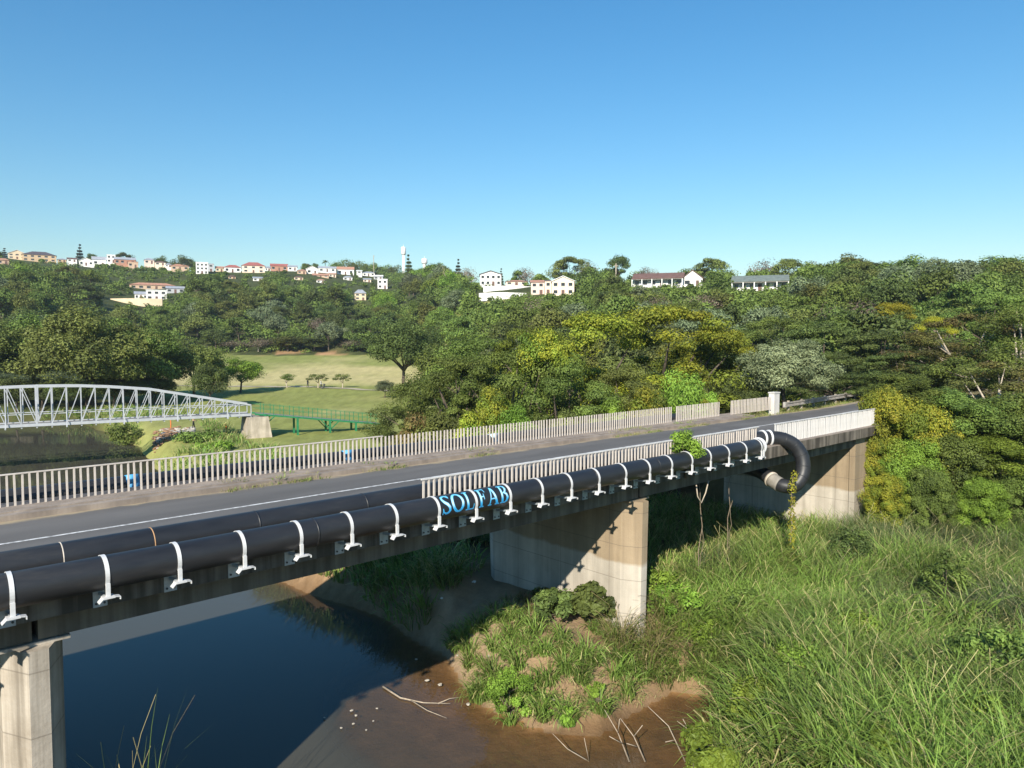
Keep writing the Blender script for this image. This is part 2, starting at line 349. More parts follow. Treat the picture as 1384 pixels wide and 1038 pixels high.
C = lerp(C, (0.40, 0.29, 0.19), smooth01((bxg-8)/2)*smooth01((20.5-bxg)/2)*smooth01((byg-16)/2)*smooth01((25-byg)/2)*0.7)
C = lerp(C, (0.175, 0.108, 0.056), smooth01((0.25-gs)/0.5)*np.where(gd < 62, 1.0, 0.25))
verge = smooth01((bxg-39)/2)*smooth01((byg-14)/1.0)*smooth01((28-byg)/1.0)
C = lerp(C, (0.34, 0.27, 0.13), verge*(0.35+0.65*n3))
C = C*(0.82+0.36*n4)[..., None]
ca = gm.attributes.new('tone', 'FLOAT_COLOR', 'POINT'); cc = np.ones((GX.size, 4), np.float32); cc[:, :3] = C.reshape(-1, 3); ca.data.foreach_set('color', cc.ravel())
m, t, b = mat('ground_cover')
a_ = N(t, 'ShaderNodeAttribute'); a_.attribute_name = 'tone'
fn = N(t, 'ShaderNodeTexNoise'); fn.inputs['Scale'].default_value = 2.5; fn.inputs['Detail'].default_value = 10; fn.inputs['Roughness'].default_value = 0.7
tc = N(t, 'ShaderNodeTexCoord'); t.links.new(tc.outputs['Object'], fn.inputs['Vector'])
t.links.new(mixc(t, a_.outputs[0], fn.outputs[0], 0.45, 'OVERLAY'), b.inputs['Base Color']); b.inputs['Roughness'].default_value = 0.95
b.inputs['Specular IOR Level'].default_value = 0.1
bump(t, b, fn.outputs[0], 0.6, 0.15); gm.materials.append(m)
tag(link('ground', gm), kind='structure')

# water: turbid, its bed showing through where it is shallow
wx = np.concatenate([np.linspace(-260, -20, 70)[:-1], np.linspace(-20, 14, 150), np.linspace(14, 30, 12)[1:]])
wy = np.concatenate([np.linspace(-60, 8, 20)[:-1], np.linspace(8, 42, 150), np.linspace(42, 135, 60)[1:]])
WX, WY = np.meshgrid(wx, wy)
wm = grid_mesh('water', WX, WY, WX*0, False)
dep = np.clip(-H(WX, WY), 0, 5); wa = wm.attributes.new('depth', 'FLOAT', 'POINT'); wa.data.foreach_set('value', dep.astype(np.float32).ravel())
m, t, b = mat('river_water')
at_ = N(t, 'ShaderNodeAttribute'); at_.attribute_name = 'depth'
mu = N(t, 'ShaderNodeMath', operation='MULTIPLY'); t.links.new(at_.outputs['Fac'], mu.inputs[0]); mu.inputs[1].default_value = -4.0
ex = N(t, 'ShaderNodeMath', operation='EXPONENT'); t.links.new(mu.outputs[0], ex.inputs[0])
df = N(t, 'ShaderNodeBsdfDiffuse'); df.inputs[0].default_value = (0.078, 0.075, 0.058, 1)
tr = N(t, 'ShaderNodeBsdfTransparent'); tr.inputs[0].default_value = (0.98, 0.90, 0.78, 1)
mx = N(t, 'ShaderNodeMixShader'); t.links.new(ex.outputs[0], mx.inputs[0]); t.links.new(df.outputs[0], mx.inputs[1]); t.links.new(tr.outputs[0], mx.inputs[2])
gl = N(t, 'ShaderNodeBsdfGlossy'); gl.inputs['Roughness'].default_value = 0.03
nz = N(t, 'ShaderNodeTexNoise'); nz.inputs['Scale'].default_value = 1.6; nz.inputs['Detail'].default_value = 4
tc = N(t, 'ShaderNodeTexCoord'); t.links.new(tc.outputs['Object'], nz.inputs['Vector'])
bp = N(t, 'ShaderNodeBump'); bp.inputs['Strength'].default_value = 0.03; bp.inputs['Distance'].default_value = 0.06; t.links.new(nz.outputs[0], bp.inputs['Height'])
t.links.new(bp.outputs[0], gl.inputs['Normal'])
ge = N(t, 'ShaderNodeNewGeometry'); mi = N(t, 'ShaderNodeMapRange'); mi.inputs[3].default_value = 1.33; mi.inputs[4].default_value = 1/1.33; t.links.new(ge.outputs['Backfacing'], mi.inputs[0])
fr = N(t, 'ShaderNodeFresnel'); t.links.new(mi.outputs[0], fr.inputs['IOR']); t.links.new(bp.outputs[0], fr.inputs['Normal'])
m2 = N(t, 'ShaderNodeMixShader'); t.links.new(fr.outputs[0], m2.inputs[0]); t.links.new(mx.outputs[0], m2.inputs[1]); t.links.new(gl.outputs[0], m2.inputs[2])
t.links.new(m2.outputs[0], t.nodes['Material Output'].inputs[0]); wm.materials.append(m)
tag(link('water', wm), kind='structure')

# ------------------------------------------------------------------ road bridge
ZR = 7.38                                     # road surface
NR, FR = 15.4, 23.5                           # near and far railing lines
def bthing(name, label, cat, x, y, z=0.0, group=None):
    o = thing(name, label, cat, b2w(x, y, z), BROT, group); o['bo'] = (x, y, z); return o
def off(o): v = tuple(o['bo']); return v
def bbuild(mb, name, m_, parent, smooth=False): return mb.build(name, m_, parent, smooth, off(parent))
def clean(o):
    if 'bo' in o: del o['bo']
BR = bthing('road_bridge', 'concrete girder road bridge on wall piers crossing the river', 'bridge', 20.6, 19.5, 0)
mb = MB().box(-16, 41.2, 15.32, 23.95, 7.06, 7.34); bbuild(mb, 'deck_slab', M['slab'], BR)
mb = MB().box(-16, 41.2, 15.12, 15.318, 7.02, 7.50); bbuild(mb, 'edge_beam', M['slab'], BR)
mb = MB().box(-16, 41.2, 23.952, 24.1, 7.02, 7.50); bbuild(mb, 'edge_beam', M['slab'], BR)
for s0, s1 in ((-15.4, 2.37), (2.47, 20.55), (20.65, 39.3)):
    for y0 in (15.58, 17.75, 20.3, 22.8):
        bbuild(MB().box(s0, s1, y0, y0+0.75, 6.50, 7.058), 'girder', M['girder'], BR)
mb = MB().box(-16, 41.2, 15.32, 16.75, 7.342, 7.46).box(-16, 41.2, 15.121, 15.6, 7.502, 7.53); bbuild(mb, 'verge_kerb', M['kerb'], BR)
poly = [(-16,22.4),(-16,24.09),(41.2,24.09),(41.2,22.4)]
mb = MB().box(-16, 41.2, 22.40, 22.72, 7.342, 7.53).box(-16, 41.2, 22.722, 24.09, 7.342, 7.56)
bbuild(mb, 'footway_kerb', M['kerb'], BR)
def pier(cx, zb):
    hw = 0.50; ny = 15.28
    pl = [(cx-hw, 15.95), (cx-0.16, ny), (cx+0.16, ny), (cx+hw, 15.95), (cx+hw, 23.0), (cx+0.16, 23.6), (cx-0.16, 23.6), (cx-hw, 23.0)]
    k = 0.12
    bt = [(cx+(p[0]-cx)*1.0, p[1] + (k if p[1] < 18 else -3*k)) for p in pl]
    return MB().prism(bt, zb, 6.40, 0, pl).box(cx-hw-0.06, cx+hw+0.06, 15.55, 23.3, 6.402, 6.47)
bbuild(pier(2.42, -2.0), 'pier', M['pier_pale'], BR)
bbuild(pier(20.60, -1.0), 'pier', M['pier'], BR)
mb = MB().box(39.1, 40.6, 15.75, 23.2, 0, 6.46).box(39.5, 40.6, 15.75, 23.2, 6.462, 7.05)
bbuild(mb, 'abutment', M['pier'], BR)
mb = MB().box(39.0, 39.42, 15.45, 15.748, 0, 6.98).box(39.422, 46, 15.45, 15.748, 0, 7.0).box(40.602, 46, 23.0, 23.3, 0, 7.0)
bbuild(mb, 'wing_wall', M['pier'], BR)
bbuild(MB().box(-16.6, -15.5, 15.6, 23.4, -1, 7.04), 'abutment', M['pier'], BR)
clean(BR)
# road surface with its centre line
rd = bthing('road', None, None, 20, 19.5, 0)
path = [(x, 0.0, 0) for x in np.arange(-60, 48, 4)] + [(48 + 4*i, 0.010*(4*i)**2*0.5, 0.004*(4*i)) for i in range(0, 22)]
V = []; F = []
for i, (x, dy, dz) in enumerate(path): V += [(x, 16.7+dy, ZR+dz), (x, 22.45+dy, ZR+dz)]
F = [(2*i, 2*i+2, 2*i+3, 2*i+1) for i in range(len(path)-1)]
ro = bbuild(MB().add(V, F), 'road', M['asphalt'], rd); mw = ro.matrix_basis
ro.parent = None; ro.location = rd.location; ro.rotation_euler = rd.rotation_euler; tag(ro, kind='structure')
V = []
for i, (x, dy, dz) in enumerate(path): V += [(x, 19.88+dy, ZR+dz+0.005), (x, 19.99+dy, ZR+dz+0.005)]
cl = MB().add(V, F).build('centre_line', M['paint'], ro, False, off(rd))
bpy.data.objects.remove(rd)

# railings: every upright is a part
SL = MB().box(-0.024, 0.024, -0.022, 0.022, 0, 0.875).mesh('upright', M['slat'])
SLW = MB().box(-0.029, 0.029, -0.026, 0.026, 0, 0.875).mesh('upright', M['slat_white'])
def railing(name, label, x0, x1, y, me, m_, skip=(), step=0.177, rail=None, base=7.56):
    o = bthing(name, label, 'railing', x0, y, base)
    if rail: bbuild(MB().box(x0-0.06, rail+0.06, y-0.034, y+0.034, base+0.857, base+0.89), 'top_rail', m_, o)
    x = x0; i = 0
    while x <= x1+0.01:
        if not any(a < x < b for a, b in skip):
            s = link('upright', me, o, (x-x0, random.uniform(-.006, .006), -0.02)); s.rotation_euler = (random.gauss(0, .008), random.gauss(0, .008), 0)
        x += step; i += 1
    clean(o); return o
railing('far_railing', 'long beige upright railing along the far edge of the road bridge', -2.0, 38.9, FR, SL, M['slat'], skip=[(34.0, 34.35)], rail=15.0)
railing('far_railing', 'short beige railing section between yellow bush and white end post', 40.3, 45.3, FR, SL, M['slat'])
railing('near_railing', 'pale upright railing between the two black pipes on the near side', 11.1, 28.6, NR, SL, M['slat_white'], base=7.535, rail=28.6)
railing('near_railing', 'white upright railing right of the pipe bend on the near edge', 30.15, 41.5, NR, SLW, M['slat_white'], base=7.535, rail=41.5)
o = bthing('end_post', 'white concrete post ending the far bridge railing', 'post', 45.75, FR, 7.3)
bbuild(MB().box(45.4, 46.1, FR-0.2, FR+0.2, 7.1, 8.62), 'post_body', M['slat_white'], o)
bbuild(MB().box(45.36, 46.14, FR-0.24, FR+0.24, 8.622, 8.70), 'cap', M['slat_white'], o); clean(o)

# ---- pipes
PR = 0.315; PYN, PZN = 14.82, 7.74
def cyl_x(x0, x1, y, z, r, n=40, seg=1.0):
    k = max(2, int((x1-x0)/seg)); return MB().tube([(x0+(x1-x0)*i/k, y, z) for i in range(k+1)], r, n)
def ring(x, y, z, r, w=0.05): return MB().tube([(x-w/2, y, z), (x+w/2, y, z)], r, 32)
np_ = bthing('near_pipe', 'black plastic pipe in white clamps hung on the near bridge edge', 'pipe', 12, PYN, PZN-PR)
bbuild(cyl_x(-8, 27.65, PYN, PZN, PR), 'pipe_body', M['pipe'], np_, True)
for x in (7.63, 14.9+2.2, 20.4): bbuild(ring(x, PYN, PZN, PR+0.008, 0.035), 'weld_bead', M['pipe'], np_, True)
def strap():
    mb = MB(); r0, r1, w = PR+0.004, PR+0.018, 0.036; n = 22; a0, a1 = R(-30), R(190); V = []; F = []
    for i in range(n+1):
        a = a0+(a1-a0)*i/n; c, s = -math.cos(a), math.sin(a)
        V += [(-w, c*r0, s*r0), (w, c*r0, s*r0), (w, c*r1, s*r1), (-w, c*r1, s*r1)]
    for i in range(n):
        for q in range(4): F.append((i*4+q, i*4+(q+1) % 4, i*4+4+(q+1) % 4, i*4+4+q))
    F += [(0,1,2,3), (4*n+3, 4*n+2, 4*n+1, 4*n)]
    mb.add(V, F); mb.box(-w, w, -PR-0.02, -PR+0.02, -0.36, -0.13); return mb.mesh('clamp', M['clamp'])
def bracket():
    mb = MB().box(-0.10, 0.10, -0.40, -0.22, -0.392, -0.362)
    mb.add([(-0.10,-0.40,-0.378),(-0.10,-0.24,-0.378),(-0.17,-0.42,-0.44),(-0.17,-0.26,-0.44),(-0.10,-0.40,-0.392),(-0.10,-0.24,-0.392),(-0.17,-0.42,-0.455),(-0.17,-0.26,-0.455)], [(0,1,3,2),(6,7,5,4),(0,2,6,4),(2,3,7,6)])
    mb.add([(0.10,-0.40,-0.365),(0.10,-0.26,-0.365),(0.19,-0.40,-0.385),(0.19,-0.26,-0.385),(0.10,-0.40,-0.38),(0.10,-0.26,-0.38),(0.19,-0.40,-0.40),(0.19,-0.26,-0.40)], [(0,1,3,2),(6,7,5,4),(0,2,6,4),(2,3,7,6)])
    mb.box(0.175, 0.19, -0.40, -0.28, -0.44, -0.401); mb.bar((0.0, -0.23, -0.385), (0, 0.275, -0.46), 0.07, 0.05, 1)
    return mb.mesh('bracket', [M['clamp'], M['galv']])
def wallplate():
    mb = MB().box(-0.12, 0.12, 0.275, 0.297, -0.72, -0.34)
    for sx in (-0.07, 0.07):
        for z in (-0.65,): mb.tube([(sx, 0.274, z), (sx, 0.255, z)], 0.022, 8, True, 1)
    return mb.mesh('wall_plate', [M['galv'], M['dark_hole']])
ST, BK, WP = strap(), bracket(), wallplate()
CX = [1.95+0.0, 3.4, 4.66, 5.94, 7.2, 8.45, 9.68, 10.95, 12.18, 13.41, 14.66, 15.9, 17.17, 18.5, 19.78, 21.05, 22.3, 23.52, 24.8, 26.1, 27.3]
for i, x in enumerate([-3.1, -1.85, -0.6, 0.7] + CX):
    c = link('clamp', ST, np_, (x-12, 0, PR)); link('bracket', BK, c); link('wall_plate', WP, c)
link('clamp', ST, np_, (27.48-12, 0, PR))
bbuild(ring(27.6, PYN, PZN, PR+0.05, 0.07), 'end_flange', M['clamp'], np_, True)
# lettering printed round the front of the pipe
LET = {'S': (0.66, [[(.60,.80,.035),(.58,.98,.03)], [(.57,.84,.045),(.46,.95,.06),(.30,.96,.06),(.14,.88,.075),(.12,.74,.085),(.22,.61,.095),(.42,.48,.105),(.54,.34,.095),(.55,.19,.085),(.46,.08,.065),(.28,.04,.06),(.12,.12,.045),(.06,.26,.035)], [(.06,.28,.03),(.05,.02,.03)]]),
 'O': (0.92, [[(.46+.37*math.cos(t_),.5+.45*math.sin(t_), .05+.055*abs(math.cos(t_))) for t_ in np.linspace(0, 2*math.pi, 29)]]),
 'L': (0.72, [[(.22,.03,.09),(.22,.97,.09)], [(.06,.97,.03),(.38,.97,.03)], [(.06,.03,.035),(.60,.03,.04)], [(.60,.03,.04),(.66,.26,.03)]]),
 'F': (0.68, [[(.22,.03,.09),(.22,.97,.09)], [(.06,.97,.035),(.60,.97,.04)], [(.60,.97,.04),(.63,.76,.03)], [(.22,.53,.04),(.48,.53,.04)], [(.48,.66,.03),(.48,.40,.03)], [(.06,.03,.03),(.38,.03,.03)]]),
 'A': (0.92, [[(.14,.03,.045),(.44,.96,.05)], [(.46,.96,.09),(.74,.03,.10)], [(.25,.34,.04),(.62,.34,.04)], [(.02,.03,.03),(.27,.03,.03)], [(.58,.03,.03),(.90,.03,.03)]]),
 'B': (0.74, [[(.20,.03,.09),(.20,.97,.09)], [(.05,.97,.035),(.40,.97,.04),(.54,.88,.07),(.56,.74,.085),(.50,.61,.07),(.36,.54,.04),(.20,.54,.035)], [(.36,.54,.04),(.56,.45,.075),(.62,.28,.095),(.55,.12,.075),(.40,.03,.04),(.05,.03,.035)]])}
def letters(word, x0, x1, parent):
    tot = sum(LET[c][0] for c in word) + 0.05*(len(word)-1); k = (x1-x0)/tot; u0 = 0; o = off(parent)
    for c in word:
        w, strokes = LET[c]; nv, nu = 46, int(46*w*1.25)
        U, Vv = np.meshgrid((np.arange(nu)+.5)/nu*w, (np.arange(nv)+.5)/nv); ins = np.full(U.shape, 9.0)
        for s in strokes:
            for (ax, ay, ar), (bx, by, br_) in zip(s[:-1], s[1:]):
                ex_, ey_ = bx-ax, by-ay; tt = np.clip(((U-ax)*ex_+(Vv-ay)*ey_)/(ex_*ex_+ey_*ey_+1e-9), 0, 1)
                ins = np.minimum(ins, np.hypot(U-ax-tt*ex_, Vv-ay-tt*ey_)-(ar+(br_-ar)*tt)*0.85)
        J, I = np.nonzero(ins < 0); P4 = []
        for dv, du in ((0,0), (0,1), (1,1), (1,0)):
            u = (I+du)/nu*w; v = (J+dv)/nv; a = np.radians(-22+96*v); r = PR+0.006
            P4.append(np.stack([x0+(u0+u)*k-o[0], PYN-np.cos(a)*r-o[1], PZN+np.sin(a)*r-o[2]], -1))
        V = np.stack(P4, 1).reshape(-1, 3); F = np.arange(len(V)).reshape(-1, 4)
        edge = np.repeat(np.clip(-ins[J, I]/0.05, 0, 1), 4); vv = np.repeat(J/nv, 4)
        tint = np.stack([edge, vv, edge*0], -1)
        me = quad_mesh('letter', V, F, {'tint': tint}, False); me.materials.append(M['print']); lo = link('letter', me, parent)
        lo['label'] = 'blue serif letter %s printed on black pipe' % c
        u0 += w+0.05
m, t, b = mat('blue_print'); a_ = N(t, 'ShaderNodeAttribute'); a_.attribute_name = 'tint'; sx = N(t, 'ShaderNodeSeparateColor'); t.links.new(a_.outputs[0], sx.inputs[0])
cr = N(t, 'ShaderNodeValToRGB'); e = cr.color_ramp.elements; e[0].color = (0.01, 0.24, 0.66, 1); e[1].color = (0.14, 0.62, 0.84, 1); e.new(0.45).color = (0.66, 0.88, 0.96, 1); e.new(0.22).color = (0.03, 0.42, 0.82, 1)
t.links.new(sx.outputs[1], cr.inputs[0]); t.links.new(mixc(t, (0.10, 0.50, 0.85), cr.outputs[0], sx.outputs[0]), b.inputs['Base Color']); b.inputs['Roughness'].default_value = 0.45; M['print'] = m
letters('SOL', 11.05, 12.12, np_); letters('FAB', 12.25, 13.34, np_)
clean(np_)
# inner pipe on the deck and its bend down under the bridge
PYI, PZI = 16.22, 7.78
ip = bthing('inner_pipe', 'black plastic pipe lying on the deck, bending down over the edge', 'pipe', 12, PYI, 7.46)
bbuild(cyl_x(-8, 26.6, PYI, PZI, PR), 'pipe_body', M['pipe'], ip, True)
cp = [(26.5,16.22,7.78),(27.8,16.2,7.79),(28.8,15.95,7.80),(29.68,15.6,7.81),(30.25,15.2,7.77),(30.68,14.8,7.5),(30.86,14.5,6.96),(30.75,14.4,6.33),(30.49,14.5,5.89),(30.32,14.75,5.70),(30.2,15.1,5.72),(30.25,15.5,5.86),(30.5,16.2,6.10),(30.8,16.9,6.15),(31.5,18.5,6.15),(32.5,21,6.15)]
def catmull(p, k=5):
    p = [np.array(q, float) for q in p]; p = [2*p[0]-p[1]] + p + [2*p[-1]-p[-2]]; out = []
    for i in range(1, len(p)-2):
        for j in range(k):
            s = j/k; out.append(0.5*((2*p[i]) + (-p[i-1]+p[i+1])*s + (2*p[i-1]-5*p[i]+4*p[i+1]-p[i+2])*s*s + (-p[i-1]+3*p[i]-3*p[i+1]+p[i+2])*s**3))
    return out + [p[-2]]
pts = catmull(cp); nb = 11*5+1
bbuild(MB().tube(pts[:nb+1], PR*0.98, 36), 'bend', M['pipe'], ip, True)
bbuild(MB().tube(pts[nb:], PR*0.97, 36), 'return_leg', M['pipe'], ip, True)
def loop_ring(i, r, w, m_, nm):
    p = Vector(pts[i]); d = (Vector(pts[i+1])-Vector(pts[i-1])).normalized(); bbuild(MB().tube([p-d*w/2, p+d*w/2], r, 32), nm, m_, ip, True)
loop_ring(14, PR+0.05, 0.07, M['clamp'], 'flange'); loop_ring(16, PR+0.05, 0.07, M['clamp'], 'flange')
for i in (21, 25, 29, 33, 37, 41, 46): loop_ring(i, PR+0.004, 0.03, M['pipe'], 'weld_bead')
loop_ring(56, PR+0.04, 0.10, M['weld'], 'flange')
bbuild(MB().tube(pts[51:57], PR+0.012, 32), 'grey_sleeve', M['sleeve'], ip, True)
for x, m_ in ((2.99, M['weld']), (4.64, M['rust'])): bbuild(ring(x, PYI, PZI, PR+0.006, 0.022), 'joint', m_, ip, True)
for x in (6.9, 9.75, 12.5, 18): bbuild(ring(x, PYI, PZI, PR+0.006, 0.04), 'weld_bead', M['pipe'], ip, True)
clean(ip)
# far pipe
fp = bthing('far_pipe', 'black plastic pipe running outside the far railing', 'pipe', 14, 24.45, 7.2)
bbuild(cyl_x(-8, 36, 24.45, 7.56, PR), 'pipe_body', M['pipe'], fp, True)
for x in np.arange(-6, 36, 1.27): bbuild(MB().box(x-.04, x+.04, 24.06, 24.7, 7.16, 7.24), 'bracket', M['clamp'], fp)
clean(fp)
for px, m_, nm, lab in ((173, 'blue_wrap', 'blue_wrap', 'bright blue sheet wrapped round the far pipe, left one'), (466, 'blue_wrap', 'blue_wrap', 'blue sheet wrapped round the far pipe, right of the green ramp'), (664, 'pale_wrap', 'pale_wrap', 'pale blue sheet wrapped on the far pipe behind the railing')):
    # bearing meets the far pipe line
    k = (px-690)/977; d = 24.45/(SA-k*CA); x, _ = w2b(k*d, d)
    o = bthing(nm, lab, 'wrapping', x, 24.45, 7.2)
    mb = ring(x, 24.45, 7.56, PR+0.012, 0.34); mb.box(x-.22, x+.12, 24.10, 24.14, 7.70, 7.95); bbuild(mb, 'sheet', M[m_], o, True); clean(o)
# guardrail along the approach
gr = bthing('guardrail', 'weathered steel crash barrier on the far verge of the approach road', 'guardrail', 47.9, 23.8, 7.2)
ga, gb = Vector((47.9, 23.7, 7.72)), Vector((68, 24.9, 7.78))
for dz, th_ in ((-.11, .10), (0.11, .10), (0.0, .04)):
    bbuild(MB().bar(ga+Vector((0, -0.02 if th_ > .05 else 0.03, dz)), gb+Vector((0, -0.02 if th_ > .05 else 0.03, dz)), 0.06, th_ if th_ > .05 else 0.16), 'beam', M['guard'], gr)
bbuild(MB().box(47.6, 47.9, 23.62, 23.8, 7.54, 7.9), 'end_terminal', M['guard'], gr)
for i in range(9):
    p = ga.lerp(gb, (i+.3)/9); bbuild(MB().box(p.x-.07, p.x+.07, p.y+.08, p.y+.22, 6.9, 7.95), 'post', M['bark_pale'], gr)
clean(gr)

# ------------------------------------------------------------------ footbridge, ramp
te = Vector((-27.7, 77, 4.3)); tdir = Vector((-0.864, -0.503, 0)).normalized()
tang = math.atan2(tdir.y, tdir.x); PN = 1.2; NP = 32
fb = thing('truss_footbridge', 'pale grey steel bowstring truss footbridge over the river', 'footbridge', te, tang)
def th_h(s):
    s = min(s, NP*PN - s); return float(np.interp(s, [0, 9.6, 13, 16, 19.2], [1.05, 3.0, 3.35, 3.55, 3.6]))
for side, y in ((0, 0.0), (1, -2.3)):
    for i in range(NP):
        a, b_ = i*PN, (i+1)*PN
        MB().bar((a, y, th_h(a)), (b_, y, th_h(b_)), 0.13, 0.16).build('top_chord', M['truss'], fb)
        lo, hi = ((a, b_) if i < NP/2 else (b_, a))
        if i not in (0, NP-1): MB().bar((lo, y+.03, 0.05), (hi, y+.03, th_h(hi)-.05), 0.07, 0.07).build('diagonal', M['truss'], fb) if False else MB().bar((hi, y+.03, 0.05), (lo, y+.03, th_h(lo)-.05), 0.06, 0.06).build('diagonal', M['truss'], fb)
    for i in range(NP+1):
        w = 0.17 if i in (NP//2,) else 0.085
        MB().bar((i*PN, y, -0.1), (i*PN, y, th_h(i*PN)+0.08), w, w).build('vertical', M['truss'], fb)
    MB().box(0, NP*PN, y-.09, y+.09, -0.12, 0.14).build('bottom_chord', M['truss'], fb)
    MB().box(0.02, NP*PN-.02, y+(.06 if side else -.10), y+(.10 if side else -.06), 1.0, 1.07).build('hand_rail', M['truss'], fb)
MB().box(0.05, NP*PN-.05, -2.2, -0.1, 0.0, 0.06).build('walkway', M['board'], fb)
for i in range(0, NP+1):
    MB().bar((i*PN, 0.5 if i % 4 == 2 else 0, -0.2), (i*PN, -2.8 if i % 4 == 2 else -2.3, -0.2), 0.12, 0.16).build('cross_beam', M['truss'], fb)
for i in range(2, NP, 4):
    for y, yy in ((0, 0.5), (-2.3, -2.8)): MB().bar((i*PN, yy, -0.2), (i*PN, y, 1.2), 0.06).build('stay', M['truss'], fb)
zb = HF(te.x, te.y)-4.3-0.6
mb = MB().prism([(-2.1,-3.0),(-2.1,0.75),(0.75,0.75),(0.75,-3.0)], zb, -0.25, 0, [(-1.7,-2.7),(-1.7,0.45),(0.45,0.45),(0.45,-2.7)])
mb.build('stone_abutment', M['stone'], fb)
MB().prism([(NP*PN-.6,-3.0),(NP*PN-.6,0.7),(NP*PN+2,0.7),(NP*PN+2,-3.0)], -8, -0.25).build('stone_abutment', M['stone'], fb)
# green ramp
ra, rb_ = Vector((-26.6, 77.7, 4.42)), Vector((-15.2, 84.2, 2.55)); rl = (rb_-ra); rlen = math.hypot(rl.x, rl.y); rang = math.atan2(rl.y, rl.x)
rp = thing('green_ramp', 'green steel access ramp sloping down from the footbridge to the lawn', 'ramp', (ra.x, ra.y, HF(ra.x, ra.y)), rang)
z0 = ra.z-rp.location.z; z1 = rb_.z-rp.location.z; RZ = lambda s: z0+(z1-z0)*s/rlen
MB().bar((-0.6, 0.9, z0-.06), (rlen, 0.9, z1-.06), 1.5, 0.08).build('walkway', M['board'], rp)
for y in (0.0, 1.8):
    MB().bar((-0.9, y, z0-.08), (rlen, y, z1-.08), 0.08, 0.18).build('edge_beam', M['green_steel'], rp)
    for dz in (1.0, 0.55): MB().bar((-0.9, y, z0+dz), (rlen, y, z1+dz), 0.035).build('rail', M['green_steel'], rp)
    for i in range(13):
        s = i*rlen/12.5; MB().bar((s, y, RZ(s)-.1), (s, y, RZ(s)+1.0), 0.055).build('rail_post', M['green_steel'], rp)
    for i, s in enumerate((0.2, 3.6, 7.2, 10.2)):
        g = b_ = HF(ra.x+math.cos(rang)*s-math.sin(rang)*y, ra.y+math.sin(rang)*s+math.cos(rang)*y)-rp.location.z-0.3
        MB().bar((s, y, g), (s, y, RZ(s)-.1), 0.22, 0.20).build('leg', M['green_steel'], rp)
        if i in (0, 2):
            MB().bar((s, y, RZ(s)-1.2), (s+1.1, y, RZ(s+1.1)-.1), 0.10).build('brace', M['green_steel'], rp)
            if i: MB().bar((s, y, RZ(s)-1.2), (s-1.1, y, RZ(s-1.1)-.1), 0.10).build('brace', M['green_steel'], rp)

# ------------------------------------------------------------------ vegetation builders
def rnd_dirs(n, r): v = r.normal(size=(n, 3)); return v/np.linalg.norm(v, axis=1)[:, None]
def leaf_cloud(name, centers, radii, flat, per, size, seed, tintc=None, accent=0.0, up=0.5, m_='mid', aspect=0.55, shell=0.42):
    r = np.random.default_rng(seed); nC = len(centers); n = nC*per
    ci = np.repeat(np.arange(nC), per); d = rnd_dirs(n, r); rad = shell + (1-shell)*r.random(n)**0.5
    rad = np.where(r.random(n) < 0.06, r.random(n)*1.15, rad)
    p = centers[ci] + d*rad[:, None]*radii[ci][:, None]*np.array([1, 1, flat])
    p += r.normal(size=(n, 3))*radii[ci][:, None]*0.11*np.array([1, 1, flat])
    nrm = d*np.array([1, 1, 1/max(flat, .4)])*1.0 + np.array([0, 0, up*0.7]) + r.normal(size=(n, 3))*0.42; nrm /= np.linalg.norm(nrm, axis=1)[:, None]
    tg = np.cross(nrm, rnd_dirs(n, r)); tg /= np.linalg.norm(tg, axis=1)[:, None]+1e-9; bt = np.cross(nrm, tg)
    s = size*(0.6+0.8*r.random(n))[:, None]; dr = nrm*s*0.25
    V = np.stack([p-tg*s, p-bt*s*aspect+dr, p+tg*s, p+bt*s*aspect+dr], 1).reshape(-1, 3); F = np.arange(4*n).reshape(-1, 4)
    cl = r.random(nC) if tintc is None else tintc
    b = np.clip(0.18+0.62*cl[ci]+0.26*(r.random(n)-.3), 0, 1)
    ac = accent if hasattr(accent, '__len__') else np.full(nC, accent)
    a = np.clip(ac[ci]*(0.3+1.3*r.random(n)), 0, 1)
    me = quad_mesh(name, V, F, {'tint': np.repeat(np.stack([b, a, a*0], -1), 4, 0)}, False); me.materials.append(M[m_]); return me
def limbs_mesh(name, Hh, targets, r0, m_='bark', seed=0, fork=0.35, n=7):
    r = random.Random(seed); mb = MB(); k = 5; lean = (r.uniform(-.3, .3), r.uniform(-.3, .3))
    top = Vector((lean[0], lean[1], Hh*fork)); mb.tube([(0,0,-0.6), (0,0,0), (lean[0]*.4, lean[1]*.4, Hh*fork*.5), top], [r0*1.5, r0*1.15, r0*.9, r0*.8], n+2)
    for c in targets:
        c = Vector(c); a = top - Vector((0, 0, r.uniform(0, .25)*Hh*fork)); mid = a.lerp(c, .5)+Vector((r.uniform(-.3, .3), r.uniform(-.3, .3), r.uniform(-.4, .3)))
        mb.tube([a, mid, c], [r0*.55, r0*.33, r0*.10], n-1)
    return mb.mesh(name, M[m_], True)
def round_centers(n, Rr, h0, h1, seed, lower=0.15):
    r = np.random.default_rng(seed); d = rnd_dirs(n*3, r); d = d[d[:, 2] > -lower-0.25][:n]; k = (0.55+0.45*r.random(len(d)))
    c = d*k[:, None]*np.array([Rr, Rr, (h1-h0)/2]) + np.array([0, 0, (h0+h1)/2]); return c
def umbrella_centers(n, Rr, h0, h1, seed):
    r = np.random.default_rng(seed); a = r.random(n)*2*math.pi; q = r.random(n)**0.55
    z = h1 - (h1-h0)*(0.10+0.75*q**2.2)*(0.75+0.35*r.random(n)) ; low = r.random(n) < 0.38; z = np.where(low, h0+(h1-h0)*r.random(n)*0.6, z)
    return np.stack([np.cos(a)*q*Rr, np.sin(a)*q*Rr, z], -1)
PROTO = {}
